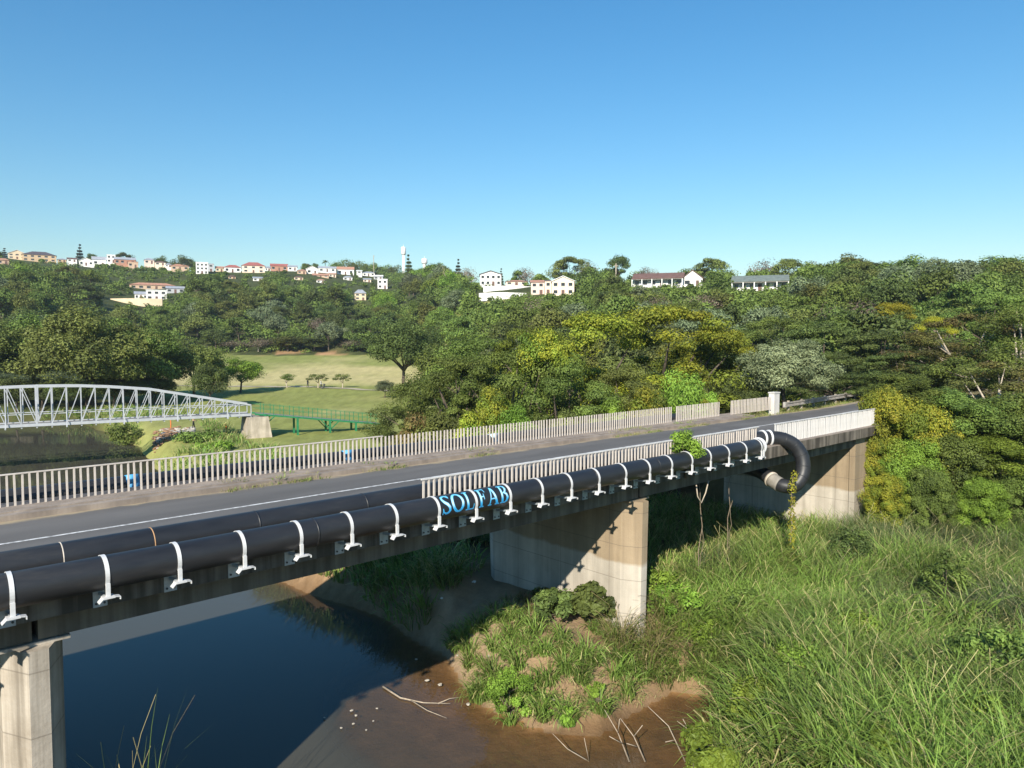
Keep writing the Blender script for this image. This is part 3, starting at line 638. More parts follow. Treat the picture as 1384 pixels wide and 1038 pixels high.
def proto(key, kind, Rr, Hh, nC, per, leaf, m_, seed, crad=0.36, base=0.30, accent=0.0, bark='bark', nl=8, up=0.5, trunk=0.22):
    if kind == 'umb':
        c = umbrella_centers(nC, Rr*.86, Hh*base, Hh*.95, seed); flat = 0.50
    else:
        c = round_centers(nC, Rr*.78, Hh*base, Hh*.97-crad*Rr*.4, seed); flat = 0.72
    r = np.random.default_rng(seed+5); rad = Rr*crad*(0.5+1.0*r.random(len(c)))
    zz = (c[:, 2]-c[:, 2].min())/max(1e-6, np.ptp(c[:, 2])); ac = accent*np.clip(r.random(len(c))*1.4-.3+0.3*zz, 0, 1)
    cm = leaf_cloud('crown', c, rad, flat, per, leaf, seed, r.random(len(c)), ac, up, m_)
    idx = r.permutation(len(c))[:nl]
    tm = limbs_mesh('trunk', Hh, c[idx], trunk*Hh/10, bark, seed)
    PROTO[key] = (cm, tm, Rr, Hh)
# hillside kinds (seen from 100 m and more)
proto('h1', 'round', 5.0, 9, 24, 190, 0.24, 'mid', 11, 0.32); proto('h2', 'round', 5.5, 8, 26, 190, 0.24, 'mid', 12, 0.31, 0.10)
proto('h3', 'umb', 6.0, 8, 28, 170, 0.23, 'olive', 13, 0.26, 0.25); proto('h4', 'round', 4.2, 11, 26, 180, 0.24, 'dark', 14, 0.34, 0.10)
proto('h5', 'umb', 7.5, 9, 34, 180, 0.25, 'dark', 15, 0.24, 0.30)
proto('h6', 'round', 4.5, 7, 24, 60, 0.18, 'brown', 16, 0.38, 0.25, 0, 'bark_pale', 18)
# nearer kinds
proto('m1', 'round', 11.0, 16, 110, 360, 0.20, 'dark', 21, 0.175, 0.02); proto('m2', 'round', 5.0, 9, 44, 400, 0.14, 'mid', 22, 0.26, 0.14)
proto('m3', 'round', 6.0, 13, 54, 420, 0.15, 'dark', 23, 0.22, 0.24, 0, 'bark', 14)
proto('u1', 'umb', 6.5, 11, 78, 540, 0.08, 'yellow', 31, 0.15, 0.12, 0.42, 'bark', 22); proto('u2', 'umb', 6.0, 9.5, 78, 540, 0.078, 'mid', 32, 0.15, 0.05, 0, 'bark', 22)
proto('u3', 'umb', 7.5, 10, 84, 480, 0.098, 'dark', 33, 0.145, 0.12, 0, 'bark', 22); proto('u4', 'umb', 7.0, 11, 76, 500, 0.09, 'rusty', 34, 0.14, 0.12, 0.22, 'bark_pale', 34)
proto('b1', 'round', 3.2, 5, 46, 560, 0.066, 'bright', 41, 0.22, 0.02, 0, 'bark', 8); proto('b2', 'round', 3.6, 6.4, 66, 540, 0.074, 'silver', 42, 0.20, 0.02, 0, 'bark', 8, 0.2)
proto('b3', 'round', 3.2, 6, 64, 560, 0.066, 'creeper', 43, 0.20, 0.02, 0.45, 'bark', 8); proto('b4', 'round', 1.6, 2.2, 26, 320, 0.055, 'creeper', 44, 0.26, 0.0, 0.40, 'bark', 5)
proto('g1', 'umb', 1.5, 3, 14, 110, 0.085, 'mid', 51, 0.36, 0.5, 0, 'bark_pale', 6, 0.5, 0.3)
def conifer(key, Hh, Rr, seed, m_='conifer'):
    r = np.random.default_rng(seed); c = []; rad = []
    for i in range(9):
        z = Hh*(0.12+0.86*i/8.5); q = Rr*(1-i/9.5)
        for k in range(6 if i < 7 else 2): a = k*math.pi/3+i; c.append((math.cos(a)*q*.7, math.sin(a)*q*.7, z)); rad.append(max(.5, q*.6))
    cm = leaf_cloud('crown', np.array(c), np.array(rad), 0.7, 110, 0.20, seed, None, 0, 0.3, m_)
    PROTO[key] = (cm, MB().tube([(0,0,-.5),(0,0,Hh*.5),(0,0,Hh*.97)], [.28,.2,.05], 7).mesh('trunk', M['bark'], True), Rr, Hh)
conifer('c1', 14, 2.8, 61)
def palm(key, Hh, seed):
    r = random.Random(seed); V = []; F = []; T = []
    for k in range(18):
        a = k*2.4; el = r.uniform(-.2, .9); L = 2.6; pr = None
        for j in range(6):
            s = j/5; x = L*s*math.cos(el)*(1-.1*s); z = Hh+L*(s*math.sin(el)-.55*s*s); w = .32*math.sin(math.pi*min(1, s*.85+.1))
            V += [(x*math.cos(a)-w*math.sin(a), x*math.sin(a)+w*math.cos(a), z-.12), (x*math.cos(a), x*math.sin(a), z), (x*math.cos(a)+w*math.sin(a), x*math.sin(a)-w*math.cos(a), z-.12)]
            if j:
                o = len(V)-6; F += [(o, o+3, o+4, o+1), (o+1, o+4, o+5, o+2)]
    V = np.array(V); me = quad_mesh('crown', V, np.array(F), {'tint': np.full((len(V), 3), 0.4)}, False); me.materials.append(M['mid'])
    PROTO[key] = (me, MB().tube([(0,0,-.5),(0.1,0,Hh*.5),(0,0,Hh)], [.3,.2,.16], 8).mesh('trunk', M['bark_pale'], True), 2.6, Hh+1)
palm('p1', 9, 71)
def plant(key, loc, sr, sz, label, cat='tree', group=None, m_=None, name='tree', rz=None, trunk=True):
    cm, tm, _, _ = PROTO[key]; o = thing(name, label, cat, loc, random.uniform(0, 6.28) if rz is None else rz, group); o.scale = (sr, sr, sz)
    c = link('crown', cm, o)
    if m_: c.material_slots[0].link = 'OBJECT'; c.material_slots[0].material = M[m_]
    if trunk: link('trunk', tm, o)
    return o
def tree_px(key, px, d, ytop, rad, label, base=None, **kw):
    p = at(px, d); _, _, Rr, Hh = PROTO[key]; top = zat(ytop, d); h = max(1.0, top-p.z)
    return plant(key, p, rad/Rr, h/Hh, label, **kw)

# ------------------------------------------------------------------ houses
HM = {'cream': (0.68,0.55,0.38), 'tan': (0.58,0.42,0.26), 'white': (0.82,0.80,0.77), 'orange': (0.56,0.40,0.28), 'pink': (0.72,0.56,0.48), 'peach': (0.80,0.66,0.52), 'brick': (0.42,0.22,0.15), 'grey': (0.45,0.46,0.48)}
RM = {'dark': (0.09,0.075,0.085), 'grey': (0.34,0.36,0.40), 'red': (0.36,0.12,0.10), 'brown': (0.15,0.085,0.07), 'terra': (0.46,0.24,0.16), 'green': (0.15,0.18,0.165), 'white': (0.74,0.74,0.73)}
for k, c in HM.items(): M['w_'+k] = plain('wall_'+k, c, 0.8, 0, 0.10, 0.6)
for k, c in RM.items(): M['r_'+k] = plain('roof_'+k, c, 0.75, 0, 0.22, 0.9)
HOUSE_RECTS = []
def march(px, py, dmin=60, dmax=900):
    k = (px-690)/977; d = np.arange(dmin, dmax, 1.5); z = CAMZ+(463-py)/977*d; g = H(k*d, d); i = np.nonzero(g >= z)[0]
    return float(d[i[0]]) if len(i) else None
def house(x0, x1, ytop, ybase, wall, roof, label, kind='gable', storeys=1, nwin=3, dfix=None, depth=8, yaw=0.0, ridge='x', door=True, roof_frac=0.38, porch=False):
    px = (x0+x1)/2; d = dfix or march(px, ybase) or 480
    zb = zat(ybase, d); k = (px-690)/977; x = k*d; W = (x1-x0)/977*d; Ht = (ybase-ytop)/977*d
    HOUSE_RECTS.append((x0-2, x1+2, ytop-1, ybase+1.5, d))
    rz = math.atan2(-x, d) + yaw*0 + R(yaw)
    o = thing('house', label, 'house', (x, d, zb), rz)
    rh = Ht*roof_frac if kind != 'flat' else Ht*0.08; hw = Ht-rh; dp = depth; zf = -4.0
    wl = MB()
    if kind == 'gable' and ridge == 'y':       # gable end faces the valley
        wl.add([(-W/2,0,zf),(W/2,0,zf),(W/2,dp,zf),(-W/2,dp,zf),(-W/2,0,hw),(W/2,0,hw),(W/2,dp,hw),(-W/2,dp,hw),(0,0,Ht-.1),(0,dp,Ht-.1)],
          [(0,1,5,8,4),(1,2,6,5),(2,3,7,9,6),(3,0,4,7),(4,8,9,7),(8,5,6,9)])
    else: wl.box(-W/2, W/2, 0, dp, zf, hw)
    wl.build('wall', M['w_'+wall], o)
    e = 0.35; rf = MB()
    if kind == 'gable' and ridge == 'y':
        for s in (-1, 1): rf.add([(s*(W/2+e),-e,hw-e*.4),(0,-e,Ht),(0,dp+e,Ht),(s*(W/2+e),dp+e,hw-e*.4),(s*(W/2+e),-e,hw-e*.4+.22),(0,-e,Ht+.22),(0,dp+e,Ht+.22),(s*(W/2+e),dp+e,hw-e*.4+.22)],[(0,1,2,3),(4,5,6,7),(0,1,5,4),(2,3,7,6),(0,3,7,4)])
    elif kind == 'gable':
        rf.add([(-W/2-e,-e,hw),(W/2+e,-e,hw),(W/2+e,dp+e,hw),(-W/2-e,dp+e,hw),(-W/2-e,dp/2,Ht),(W/2+e,dp/2,Ht)], [(0,1,5,4),(2,3,4,5),(0,4,3),(1,2,5),(3,2,1,0)])
    elif kind == 'hip':
        q = min(W*.3, dp*.5); rf.add([(-W/2-e,-e,hw),(W/2+e,-e,hw),(W/2+e,dp+e,hw),(-W/2-e,dp+e,hw),(-W/2+q,dp/2,Ht),(W/2-q,dp/2,Ht)], [(0,1,5,4),(2,3,4,5),(0,4,3),(1,2,5),(3,2,1,0)])
    else: rf.box(-W/2-.15, W/2+.15, -.15, dp+.15, hw+.002, Ht)
    rf.build('roof', M['r_'+roof], o)
    sh = hw/storeys
    for s in range(storeys):
        for i in range(nwin):
            cx = -W/2+W*(i+.5)/nwin; ww = min(1.7, W/nwin*.5); wh = min(1.4, sh*.45); zc = sh*(s+.55)
            isd = door and s == 0 and i == nwin//2
            if isd: MB().box(cx-.5, cx+.5, -.07, 0.03, 0.05, min(2.1, sh*.8)).build('door', M['r_brown'], o)
            else:
                wn = MB().box(cx-ww/2, cx+ww/2, -.05, 0.03, zc-wh/2, zc+wh/2).build('window', M['glass'], o)
                MB().box(cx-ww/2-.1, cx+ww/2+.1, -.12, 0.03, zc-wh/2-.12, zc-wh/2-.003).build('sill', M['white'], wn)
    if porch:
        for i in range(6): MB().box(-W/2+W*i/5-.14, -W/2+W*i/5+.14, -2.2, -1.95, -2, hw-.25).build('column', M['white'], o)
        MB().box(-W/2-.2, W/2+.2, -2.4, -.36, hw-.24, hw-.05).build('porch_roof', M['r_'+roof], o)
    return o
house(19, 39, 339, 351, 'cream', 'white', 'cream two storey gabled house on skyline beside conifer, far left', 'gable', 2, 3, ridge='y', depth=10)
house(39.5, 78, 340, 354.5, 'tan', 'dark', 'wide tan house with dark hipped roof on left skyline', 'hip', 2, 5, depth=12)
house(3, 16.5, 349, 358, 'orange', 'terra', 'small orange house at far left below cream gabled house', 'hip', 1, 2)
house(113, 129.5, 349.5, 360, 'white', 'white', 'white gabled house with row of windows right of tall conifer', 'gable', 1, 3, ridge='y', depth=9)
house(130.5, 147, 347, 360, 'white', 'grey', 'white house with grey roof adjoining white gabled house', 'gable', 1, 2)
house(150, 160, 345, 356, 'white', 'white', 'narrow white flat topped house before dark umbrella tree', 'flat', 2, 2)
house(161, 186, 348, 358, 'brick', 'grey', 'long grey roofed house under dark umbrella tree', 'gable', 1, 4)
house(178, 190, 354.5, 362.5, 'orange', 'terra', 'small orange walled house just below long grey roof', 'flat', 1, 2)
house(200, 212, 349, 357.5, 'pink', 'grey', 'pale pink house half hidden by trees on skyline', 'hip', 1, 2)
house(236, 258, 357, 366, 'orange', 'terra', 'low orange house with reddish roof left of white block', 'hip', 1, 3)
house(269, 284, 355, 371, 'white', 'white', 'tall white three storey block house on left ridge', 'flat', 3, 3, depth=9)
house(285, 292, 357, 368, 'grey', 'grey', 'grey side wing of tall white block house', 'flat', 2, 1, depth=7)
house(182, 237, 382, 392, 'orange', 'tan' if False else 'terra', 'long orange brick house halfway up left hillside', 'hip', 1, 6, depth=8)
house(186, 201, 393.5, 405, 'white', 'grey', 'small white house above curved retaining wall', 'gable', 1, 3)
house(202, 227, 392, 406, 'white', 'white', 'white two storey villa right above curved retaining wall', 'flat', 2, 3)
house(229, 251, 386.5, 396.5, 'grey', 'grey', 'grey roofed house right of long orange brick house', 'gable', 1, 3)
house(307, 328, 358, 369, 'white', 'red', 'white house with bright red hipped roof on ridge', 'hip', 1, 3)
house(331, 360, 354, 369.5, 'peach', 'red', 'peach house with large dull red hipped roof on ridge', 'hip', 2, 3, depth=12)
house(369, 391, 356.5, 366.5, 'brick', 'red', 'brick red house right of two red roofed houses', 'gable', 1, 3)
house(392, 404, 358.5, 366.5, 'white', 'grey', 'small white grey roofed house next to brick red one', 'gable', 1, 2)
house(404.5, 416, 364, 371, 'orange', 'terra', 'small orange roofed house left of white gable', 'hip', 1, 2)
house(416.5, 432, 360.5, 371, 'white', 'white', 'white gable ended house in middle of ridge village', 'gable', 1, 2, ridge='y')
house(425, 446, 369.5, 375, 'orange', 'terra', 'long low terracotta roof below white gable ended house', 'gable', 1, 3, roof_frac=.6)
house(433, 456, 360, 368.5, 'white', 'grey', 'white house with grey roof beside the palm', 'gable', 1, 3)
house(458, 480, 360.5, 372, 'white', 'terra', 'white house with orange tiled roof right of palm', 'gable', 1, 3)
house(484, 491, 365, 370.5, 'white', 'white', 'tiny white house at left of stepped white row', 'gable', 1, 1, door=False)
house(492, 508, 367, 374, 'white', 'grey', 'white house in middle of stepped row on ridge', 'hip', 1, 3)
house(507, 519, 371.5, 378.5, 'grey', 'white', 'grey house lower in stepped row on ridge', 'gable', 1, 2)
house(512, 525, 377.5, 391, 'white', 'white', 'tall white house at lower right end of stepped row', 'flat', 2, 2)
house(481, 496, 391, 406, 'cream', 'grey', 'cream house alone among trees below stepped white row', 'hip', 2, 2)
house(649.6, 678, 367, 387, 'white', 'dark', 'white two storey gabled house with small windows above white walls', 'gable', 2, 4, ridge='y', roof_frac=.22, depth=10)
house(684, 713, 378, 386, 'peach', 'terra', 'low terracotta roofed house between white and cream houses', 'hip', 1, 3, dfix=march(700, 392)+12 if march(700, 392) else None)
house(718, 736, 377.5, 399, 'pink', 'terra', 'pale pink house with terracotta roof next to cream gable', 'gable', 2, 2, depth=9, roof_frac=.2)
house(736.5, 745.5, 379, 399, 'peach', 'dark', 'narrow link block with dark opening between pink and cream houses', 'flat', 2, 1, depth=8)
house(746, 776, 374, 400, 'peach', 'white', 'large cream gabled house with red door on the ridge', 'gable', 2, 3, ridge='y', roof_frac=.25, depth=12)
house(855, 921, 368, 389, 'white', 'brown', 'long brown roofed house with white walls and shaded veranda', 'gable', 1, 6, yaw=-6, depth=9, roof_frac=.42, porch=True)
house(921.5, 948, 366, 388, 'white', 'brown', 'white gable end wing of long brown roofed house', 'gable', 1, 2, ridge='y', roof_frac=.5, depth=10)
house(990, 1061, 371, 394, 'white', 'green', 'white house with grey green roof and columned veranda', 'gable', 1, 7, depth=9, roof_frac=.42, porch=True)
for x0, x1, y0, y1, w_, r_, lab in ((84, 94, 349.5, 355.5, 'tan', 'grey', 'small tan house half hidden right of wide tan house'), (97, 108, 348.5, 355, 'white', 'brown', 'small white house left of tallest conifer'), (214, 227, 353, 359.5, 'peach', 'brown', 'peach cottage under rounded dark skyline tree'), (228, 235, 356, 362, 'white', 'grey', 'tiny white cottage left of low orange house'),
  (295, 305, 360, 368, 'cream', 'terra', 'cream cottage left of bright red roof'), (361.5, 368, 360, 367, 'white', 'grey', 'tiny white cottage between dull red roof and brick red house'), (447, 456, 369, 375, 'peach', 'terra', 'peach cottage right of long low terracotta roof'), (466, 478, 373, 379.5, 'white', 'grey', 'white cottage half sunk in trees below orange tiled roof'), (400, 412, 373, 379, 'cream', 'brown', 'cream cottage below small orange roofed house'), (430, 441, 377, 383, 'white', 'terra', 'white cottage with terracotta roof low on ridge'), (493, 503, 376, 382, 'peach', 'grey', 'peach cottage under stepped white row'), (345, 357, 374, 380.5, 'white', 'grey', 'white cottage under dull red hipped roof'), (312, 321, 372, 378, 'tan', 'brown', 'tan cottage below bright red roof')):
    house(x0, x1, y0, y1, w_, r_, lab, 'gable' if int(x0) % 2 else 'hip', 1, 2, depth=7)
def wall_band(x0, x1, y0, y1, m_, label, bow=0):
    d = march((x0+x1)/2, y1) or 300; HOUSE_RECTS.append((x0, x1, y0-1, y1+1, d)); p = at((x0+x1)/2, d, zat(y1, d)); o = thing('retaining_wall', label, 'wall', p); mb = MB(); n = 8
    for i in range(n):
        a, b_ = x0+(x1-x0)*i/n, x0+(x1-x0)*(i+1)/n; q0 = d-bow*math.sin(math.pi*i/n); q1 = d-bow*math.sin(math.pi*(i+1)/n)
        A = Vector(((a-690)/977*q0, q0, 0))-Vector((p.x, p.y, 0)); B = Vector(((b_-690)/977*q1, q1, 0))-Vector((p.x, p.y, 0)); hh = (y1-y0)/977*d
        MB().add([(A.x,A.y,-1.2),(B.x,B.y,-1.2),(B.x,B.y+.4,-1.2),(A.x,A.y+.4,-1.2),(A.x,A.y,hh),(B.x,B.y,hh),(B.x,B.y+.4,hh),(A.x,A.y+.4,hh)], [(0,1,5,4),(4,5,6,7),(2,3,7,6),(3,0,4,7),(1,2,6,5)]).build('wall_panel', M[m_], o)
wall_band(142, 222, 404, 411, 'w_cream', 'curved beige retaining wall below the villas on left hillside', 3)
wall_band(648, 712, 396.5, 402.5, 'w_white', 'lower long white garden wall under the gabled house', 4)
wall_band(654, 718, 387.5, 391, 'w_white', 'upper white garden wall between gabled house and pink house', 3)
# water tower and tank on the skyline
def tower(px, d, y0, y1, yb, w, label):
    zt, zm, zb_ = zat(y0, d), zat(y1, d), zat(yb, d)-25; p = at(px, d, zb_); o = thing('water_tower', label, 'water tower', p); r = w/977*d/2
    MB().tube([(0,0,0),(0,0,zm-zb_)], [r*.62, r*.55], 16).build('shaft', M['white'], o, True)
    MB().tube([(0,0,zm-zb_-1),(0,0,zm-zb_),(0,0,zt-zb_-1),(0,0,zt-zb_)], [r*.6, r, r, r*.85], 20).build('tank', M['white'], o, True)
    MB().tube([(0,0,zt-zb_),(0,0,zt-zb_+2.5)], 0.15, 6).build('mast', M['white'], o)
tower(547, 760, 335, 344.5, 360, 6.6, 'tall white water tower rising behind the ridge trees')
tower(575, 700, 350.5, 356.5, 362, 8, 'low white round tank right of tall water tower')
for px, d, y0, yb, lab in ((832, 250, 357, 378, 'pale wooden utility pole standing before round dark tree'), (507, 560, 346, 360, 'thin radio mast left of the water tower')):
    p = at(px, d); h = zat(y0, d)-p.z; o = thing('pole', lab, 'pole', p)
    MB().tube([(0,0,-1),(0,0,h)], [.28,.2], 8).build('shaft', M['bark_pale'], o); MB().box(-.7,.7,-.07,.07,h-.9,h-.7).build('crossarm', M['bark_pale'], o)

# ------------------------------------------------------------------ hillside trees
cand = []
tr_rng = np.random.default_rng(99)
KINDS = [('h1', 5.0, 9), ('h2', 5.5, 8), ('h3', 6.0, 8), ('h4', 4.2, 11), ('h5', 7.5, 9), ('h6', 4.5, 7)]
SKYX = [-90,0,110,200,300,400,470,545,600,650,700,760,900,960,1010,1060,1145,1200,1300,1384,1480]; SKYY = [352,354,352,354,361,364,357,364,358,367,377,354,368,354,367,353,347,354,352,348,348]
tries = 0; placed = []
while len(placed) < 620 and tries < 30000:
    tries += 1
    px = tr_rng.uniform(-90, 1480); fd = np.interp(px, TC, T_FD); rd_ = np.interp(px, TC, T_RD)
    lo = fd+4 if px < 640 else max(72, fd-22); q = tr_rng.random(); d = lo + (rd_+25-lo)*q
    k = tr_rng.choice(6, p=[.27, .27, .17, .12, .11, .06]); sc = tr_rng.uniform(0.75, 1.2)*(0.95 if d < 300 else 1.1)
    x = (px-690)/977*d
    if px < 215 and d < 150: continue
    Rr = KINDS[k][1]*sc
    if any((x-a)**2+(d-b_)**2 < (0.55*(Rr+c_))**2 for a, b_, c_ in placed): continue
    bxx, byy = w2b(x, d)
    if 12 < byy < 27 and bxx < 110: continue
    z = HF(x, d); Hh = KINDS[k][2]*sc; wpx = Rr/d*977; ytop = 463-(z+Hh-CAMZ)/d*977; ybot = 463-(z-CAMZ)/d*977
    if ytop < np.interp(px, SKYX, SKYY): continue
    bad = False
    for (a0, a1, b0, b1, hd) in HOUSE_RECTS:
        if px+wpx*.9 > a0 and px-wpx*.9 < a1:
            if d < hd+1 and ytop < b1-0.35*(b1-b0) and ybot > b0: bad = True; break
            if abs(d-hd-4) < Rr+5: bad = True; break
            if d >= hd and ytop < b0-9: bad = True; break
    if bad: continue
    placed.append((x, d, Rr)); cand.append((wpx*Hh*sc, px, x, d, z, k, sc, tr_rng.random()))
tries = 0; n0 = len(placed)
while len(placed) < n0+150 and tries < 12000:
    tries += 1
    rc = HOUSE_RECTS[tr_rng.integers(len(HOUSE_RECTS))]; px = tr_rng.uniform(rc[0]-25, rc[1]+25); d = rc[4]+tr_rng.uniform(-45, 18); x = (px-690)/977*d
    k = tr_rng.choice(4); sc = tr_rng.uniform(0.3, 0.65); Rr = KINDS[k][1]*sc; z = HF(x, d); Hh = KINDS[k][2]*sc; wpx = Rr/d*977; ytop = 463-(z+Hh-CAMZ)/d*977; ybot = 463-(z-CAMZ)/d*977
    if any((x-a)**2+(d-b_)**2 < (0.5*(Rr+c_))**2 for a, b_, c_ in placed): continue
    if any(px+wpx > a0 and px-wpx < a1 and ((d < hd+1 and ytop < b1-0.35*(b1-b0) and ybot > b0) or -2 < d-hd < 14) for (a0, a1, b0, b1, hd) in HOUSE_RECTS): continue
    placed.append((x, d, Rr)); cand.append((wpx*Hh*sc, px, x, d, z, k, sc, tr_rng.random()))
cand.sort(key=lambda c: -c[0])
COLS = {0: ['mid', 'dark', 'olive', 'mid', 'blue'], 1: ['mid', 'dark', 'bright', 'olive', 'dark'], 2: ['olive', 'dark', 'mid', 'blue'], 3: ['dark', 'mid', 'olive'], 4: ['dark', 'olive', 'dark', 'mid'], 5: ['brown']}
SHAPE = ['rounded', 'broad low', 'flat topped', 'tall', 'wide spreading', 'thin leafless looking']
CN = {'mid': 'green', 'dark': 'dark green', 'olive': 'olive green', 'bright': 'bright green', 'blue': 'grey green', 'brown': 'grey brown'}
CUT = (' with ', ' on ', ' above', ' under', ' below', ' right ', ' left ', ' half', ' beside', ' in ', ' next', ' at ', ' between', ' behind', ' just', ' before', ' adjoining', ' among', ' alone', ' lower', ' of ', ' low ')
def short(lab):
    k = min([lab.find(c, 6) for c in CUT if lab.find(c, 6) > 0] + [len(lab)]); return lab[:k]
LAND = [(690+977*o.location.x/o.location.y, 463-977*(o.location.z+3-CAMZ)/o.location.y, short(o['label'])) for o in COL.objects if o.get('category') == 'house']
cnt = {}
for l in LAND: cnt[l[2]] = cnt.get(l[2], 0)+1
LAND = [l for l in LAND if cnt[l[2]] == 1] + [(1200, 405, 'golden topped acacia'), (1145, 352, 'domed olive skyline tree'), (1225, 352, 'broad domed skyline tree'), (1345, 352, 'green skyline tree near right edge'), (1062, 460, 'silvery bush'), (905, 415, 'tallest yellowing tree'), (735, 440, 'yellow climber tree'), (545, 440, 'large lawn tree'), (470, 482, 'bare soil bank'), (118, 420, 'largest riverside tree'), (547, 345, 'tall water tower'), (325, 490, 'bright leaning lawn tree')]
todo = []
for (_, px, x, d, z, k, sc, u) in cand[:290]:
    m_ = COLS[k][int(u*len(COLS[k]))]; py = 463-977*(z+4-CAMZ)/d
    lx, ly, ln = min(LAND, key=lambda l: (l[0]-px)**2+1.6*(l[1]-py)**2); dx, dy = px-lx, py-ly
    rel = ('below' if dy > 0 else 'above') if abs(dx) < 1.2*abs(dy) else ('right of' if dx > 0 else 'left of')
    todo.append((SHAPE[k], CN[m_], rel, ln, math.hypot(dx, dy), x, d, z, k, sc, u, m_, px))
todo.sort(key=lambda q: q[4]); seen = {}; ORD = ['', 'second ', 'third ', 'fourth ', 'fifth ', 'sixth ', 'seventh ', 'eighth ', 'ninth ', 'tenth ', 'eleventh ', 'twelfth ']
for (sh, cn, rel, ln, _, x, d, z, k, sc, u, m_, px) in todo:
    key = (sh, cn, rel, ln); q = seen.get(key, 0); seen[key] = q+1
    lab = '%s%s %s tree in the wood %s the %s' % (ORD[min(q, 11)], sh, cn, rel, ln); zone = 'left hillside' if px < 430 else ('middle hillside' if px < 860 else 'right hillside')
    plant(KINDS[k][0], (x, d, z-0.3), sc, sc*(0.9+0.25*u), ' '.join(lab.split()[:16]), 'tree', 'wood on the ' + zone, m_)
# the rest of the wood and its undergrowth, one mass
def mass(name, spots, label, cat, m_, per=46, leaf=0.5, seed=5, clumps=9, flat=.75, accent=0):
    r = np.random.default_rng(seed); Cn = []; Rd = []; T = []
    for (x, y, z, Rr, Hh) in spots:
        d = rnd_dirs(clumps, r); d[:, 2] = abs(d[:, 2]); tt = r.random()
        Cn.append(d*np.array([Rr*.62, Rr*.62, Hh*.55])+np.array([x, y, z+Hh*.25])); Rd.append(np.full(clumps, Rr*.46)); T.append(np.clip(tt*.8+r.random(clumps)*.3, 0, 1))
    me = leaf_cloud(name, np.concatenate(Cn), np.concatenate(Rd), flat, per, leaf, seed, np.concatenate(T), accent, .5, m_)
    return tag(link(name, me), label, cat, kind='stuff')
mass('hillside_wood', [(x, d, z-.3, KINDS[k][1]*sc, KINDS[k][2]*sc) for (_, px, x, d, z, k, sc, u) in cand[290:]], 'smaller trees filling the wood on the far hillside', 'wood', 'mid', 34, 0.44)
us = []
for _ in range(2700):
    px = tr_rng.uniform(-120, 1500); fd = np.interp(px, TC, T_FD); rd_ = np.interp(px, TC, T_RD); lo = fd+1 if px < 640 else 78
    d = lo+(rd_+10-lo)*tr_rng.random(); x = (px-690)/977*d; bxx, byy = w2b(x, d)
    if px < 215 and d < 150: continue
    if 12 < byy < 27 and bxx < 110: continue
    z = HF(x, d); yb = 463-(z-CAMZ)/d*977
    if any(a0-2 < px < a1+2 and b0 < yb < b1+2.5 for (a0, a1, b0, b1, hd) in HOUSE_RECTS) and tr_rng.random() < .93: continue
    us.append((x, d, z-.3, tr_rng.uniform(1.6, 3.4), tr_rng.uniform(1.5, 3.0)))
mass('undergrowth', us, 'low green bushes covering the hillside under the trees', 'bushes', 'mid', 14, 0.44, 8, 5)

# skyline individuals
tree_px('c1', 12, 500, 335.5, 3.2, 'dark conifer behind cream gabled house, far left skyline')
tree_px('c1', 113, 500, 329.5, 3.6, 'tallest dark conifer standing on left skyline')
tree_px('c1', 554, 420, 343, 3.2, 'dark cone shaped conifer right of the water tower', m_='dark')
tree_px('c1', 620, 400, 349, 2.6, 'slim dark conifer left of the white gabled house')
tree_px('c1', 678, 360, 362, 1.6, 'small dark conifer touching right side of white gabled house')
tree_px('h5', 172, 500, 341, 8.5, 'dark umbrella tree on skyline above long grey roof', m_='dark')
tree_px('h5', 128, 500, 343, 7, 'low dark umbrella tree right of tallest conifer', m_='dark')
tree_px('h2', 222, 490, 346.5, 7, 'rounded dark tree left of wide skyline tree', m_='dark')
tree_px('h2', 252, 490, 346, 10, 'wide dark skyline tree above orange roofed house', m_='dark')
tree_px('h1', 418, 545, 355.5, 5, 'round green tree on skyline over white gable', m_='olive'); tree_px('h1', 428, 545, 355.5, 4.5, 'round dark tree on skyline right of its olive twin', m_='dark')
tree_px('p1', 442, 520, 352, 3.2, 'tall palm rising among ridge houses')
for i, (px, yt) in enumerate(((460, 352), (475, 351), (492, 353), (508, 355), (522, 358), (535, 358.5))):
    tree_px('h2', px, 600, yt, 9, 'distant green skyline tree left of the water tower', group='distant skyline trees', m_='mid')
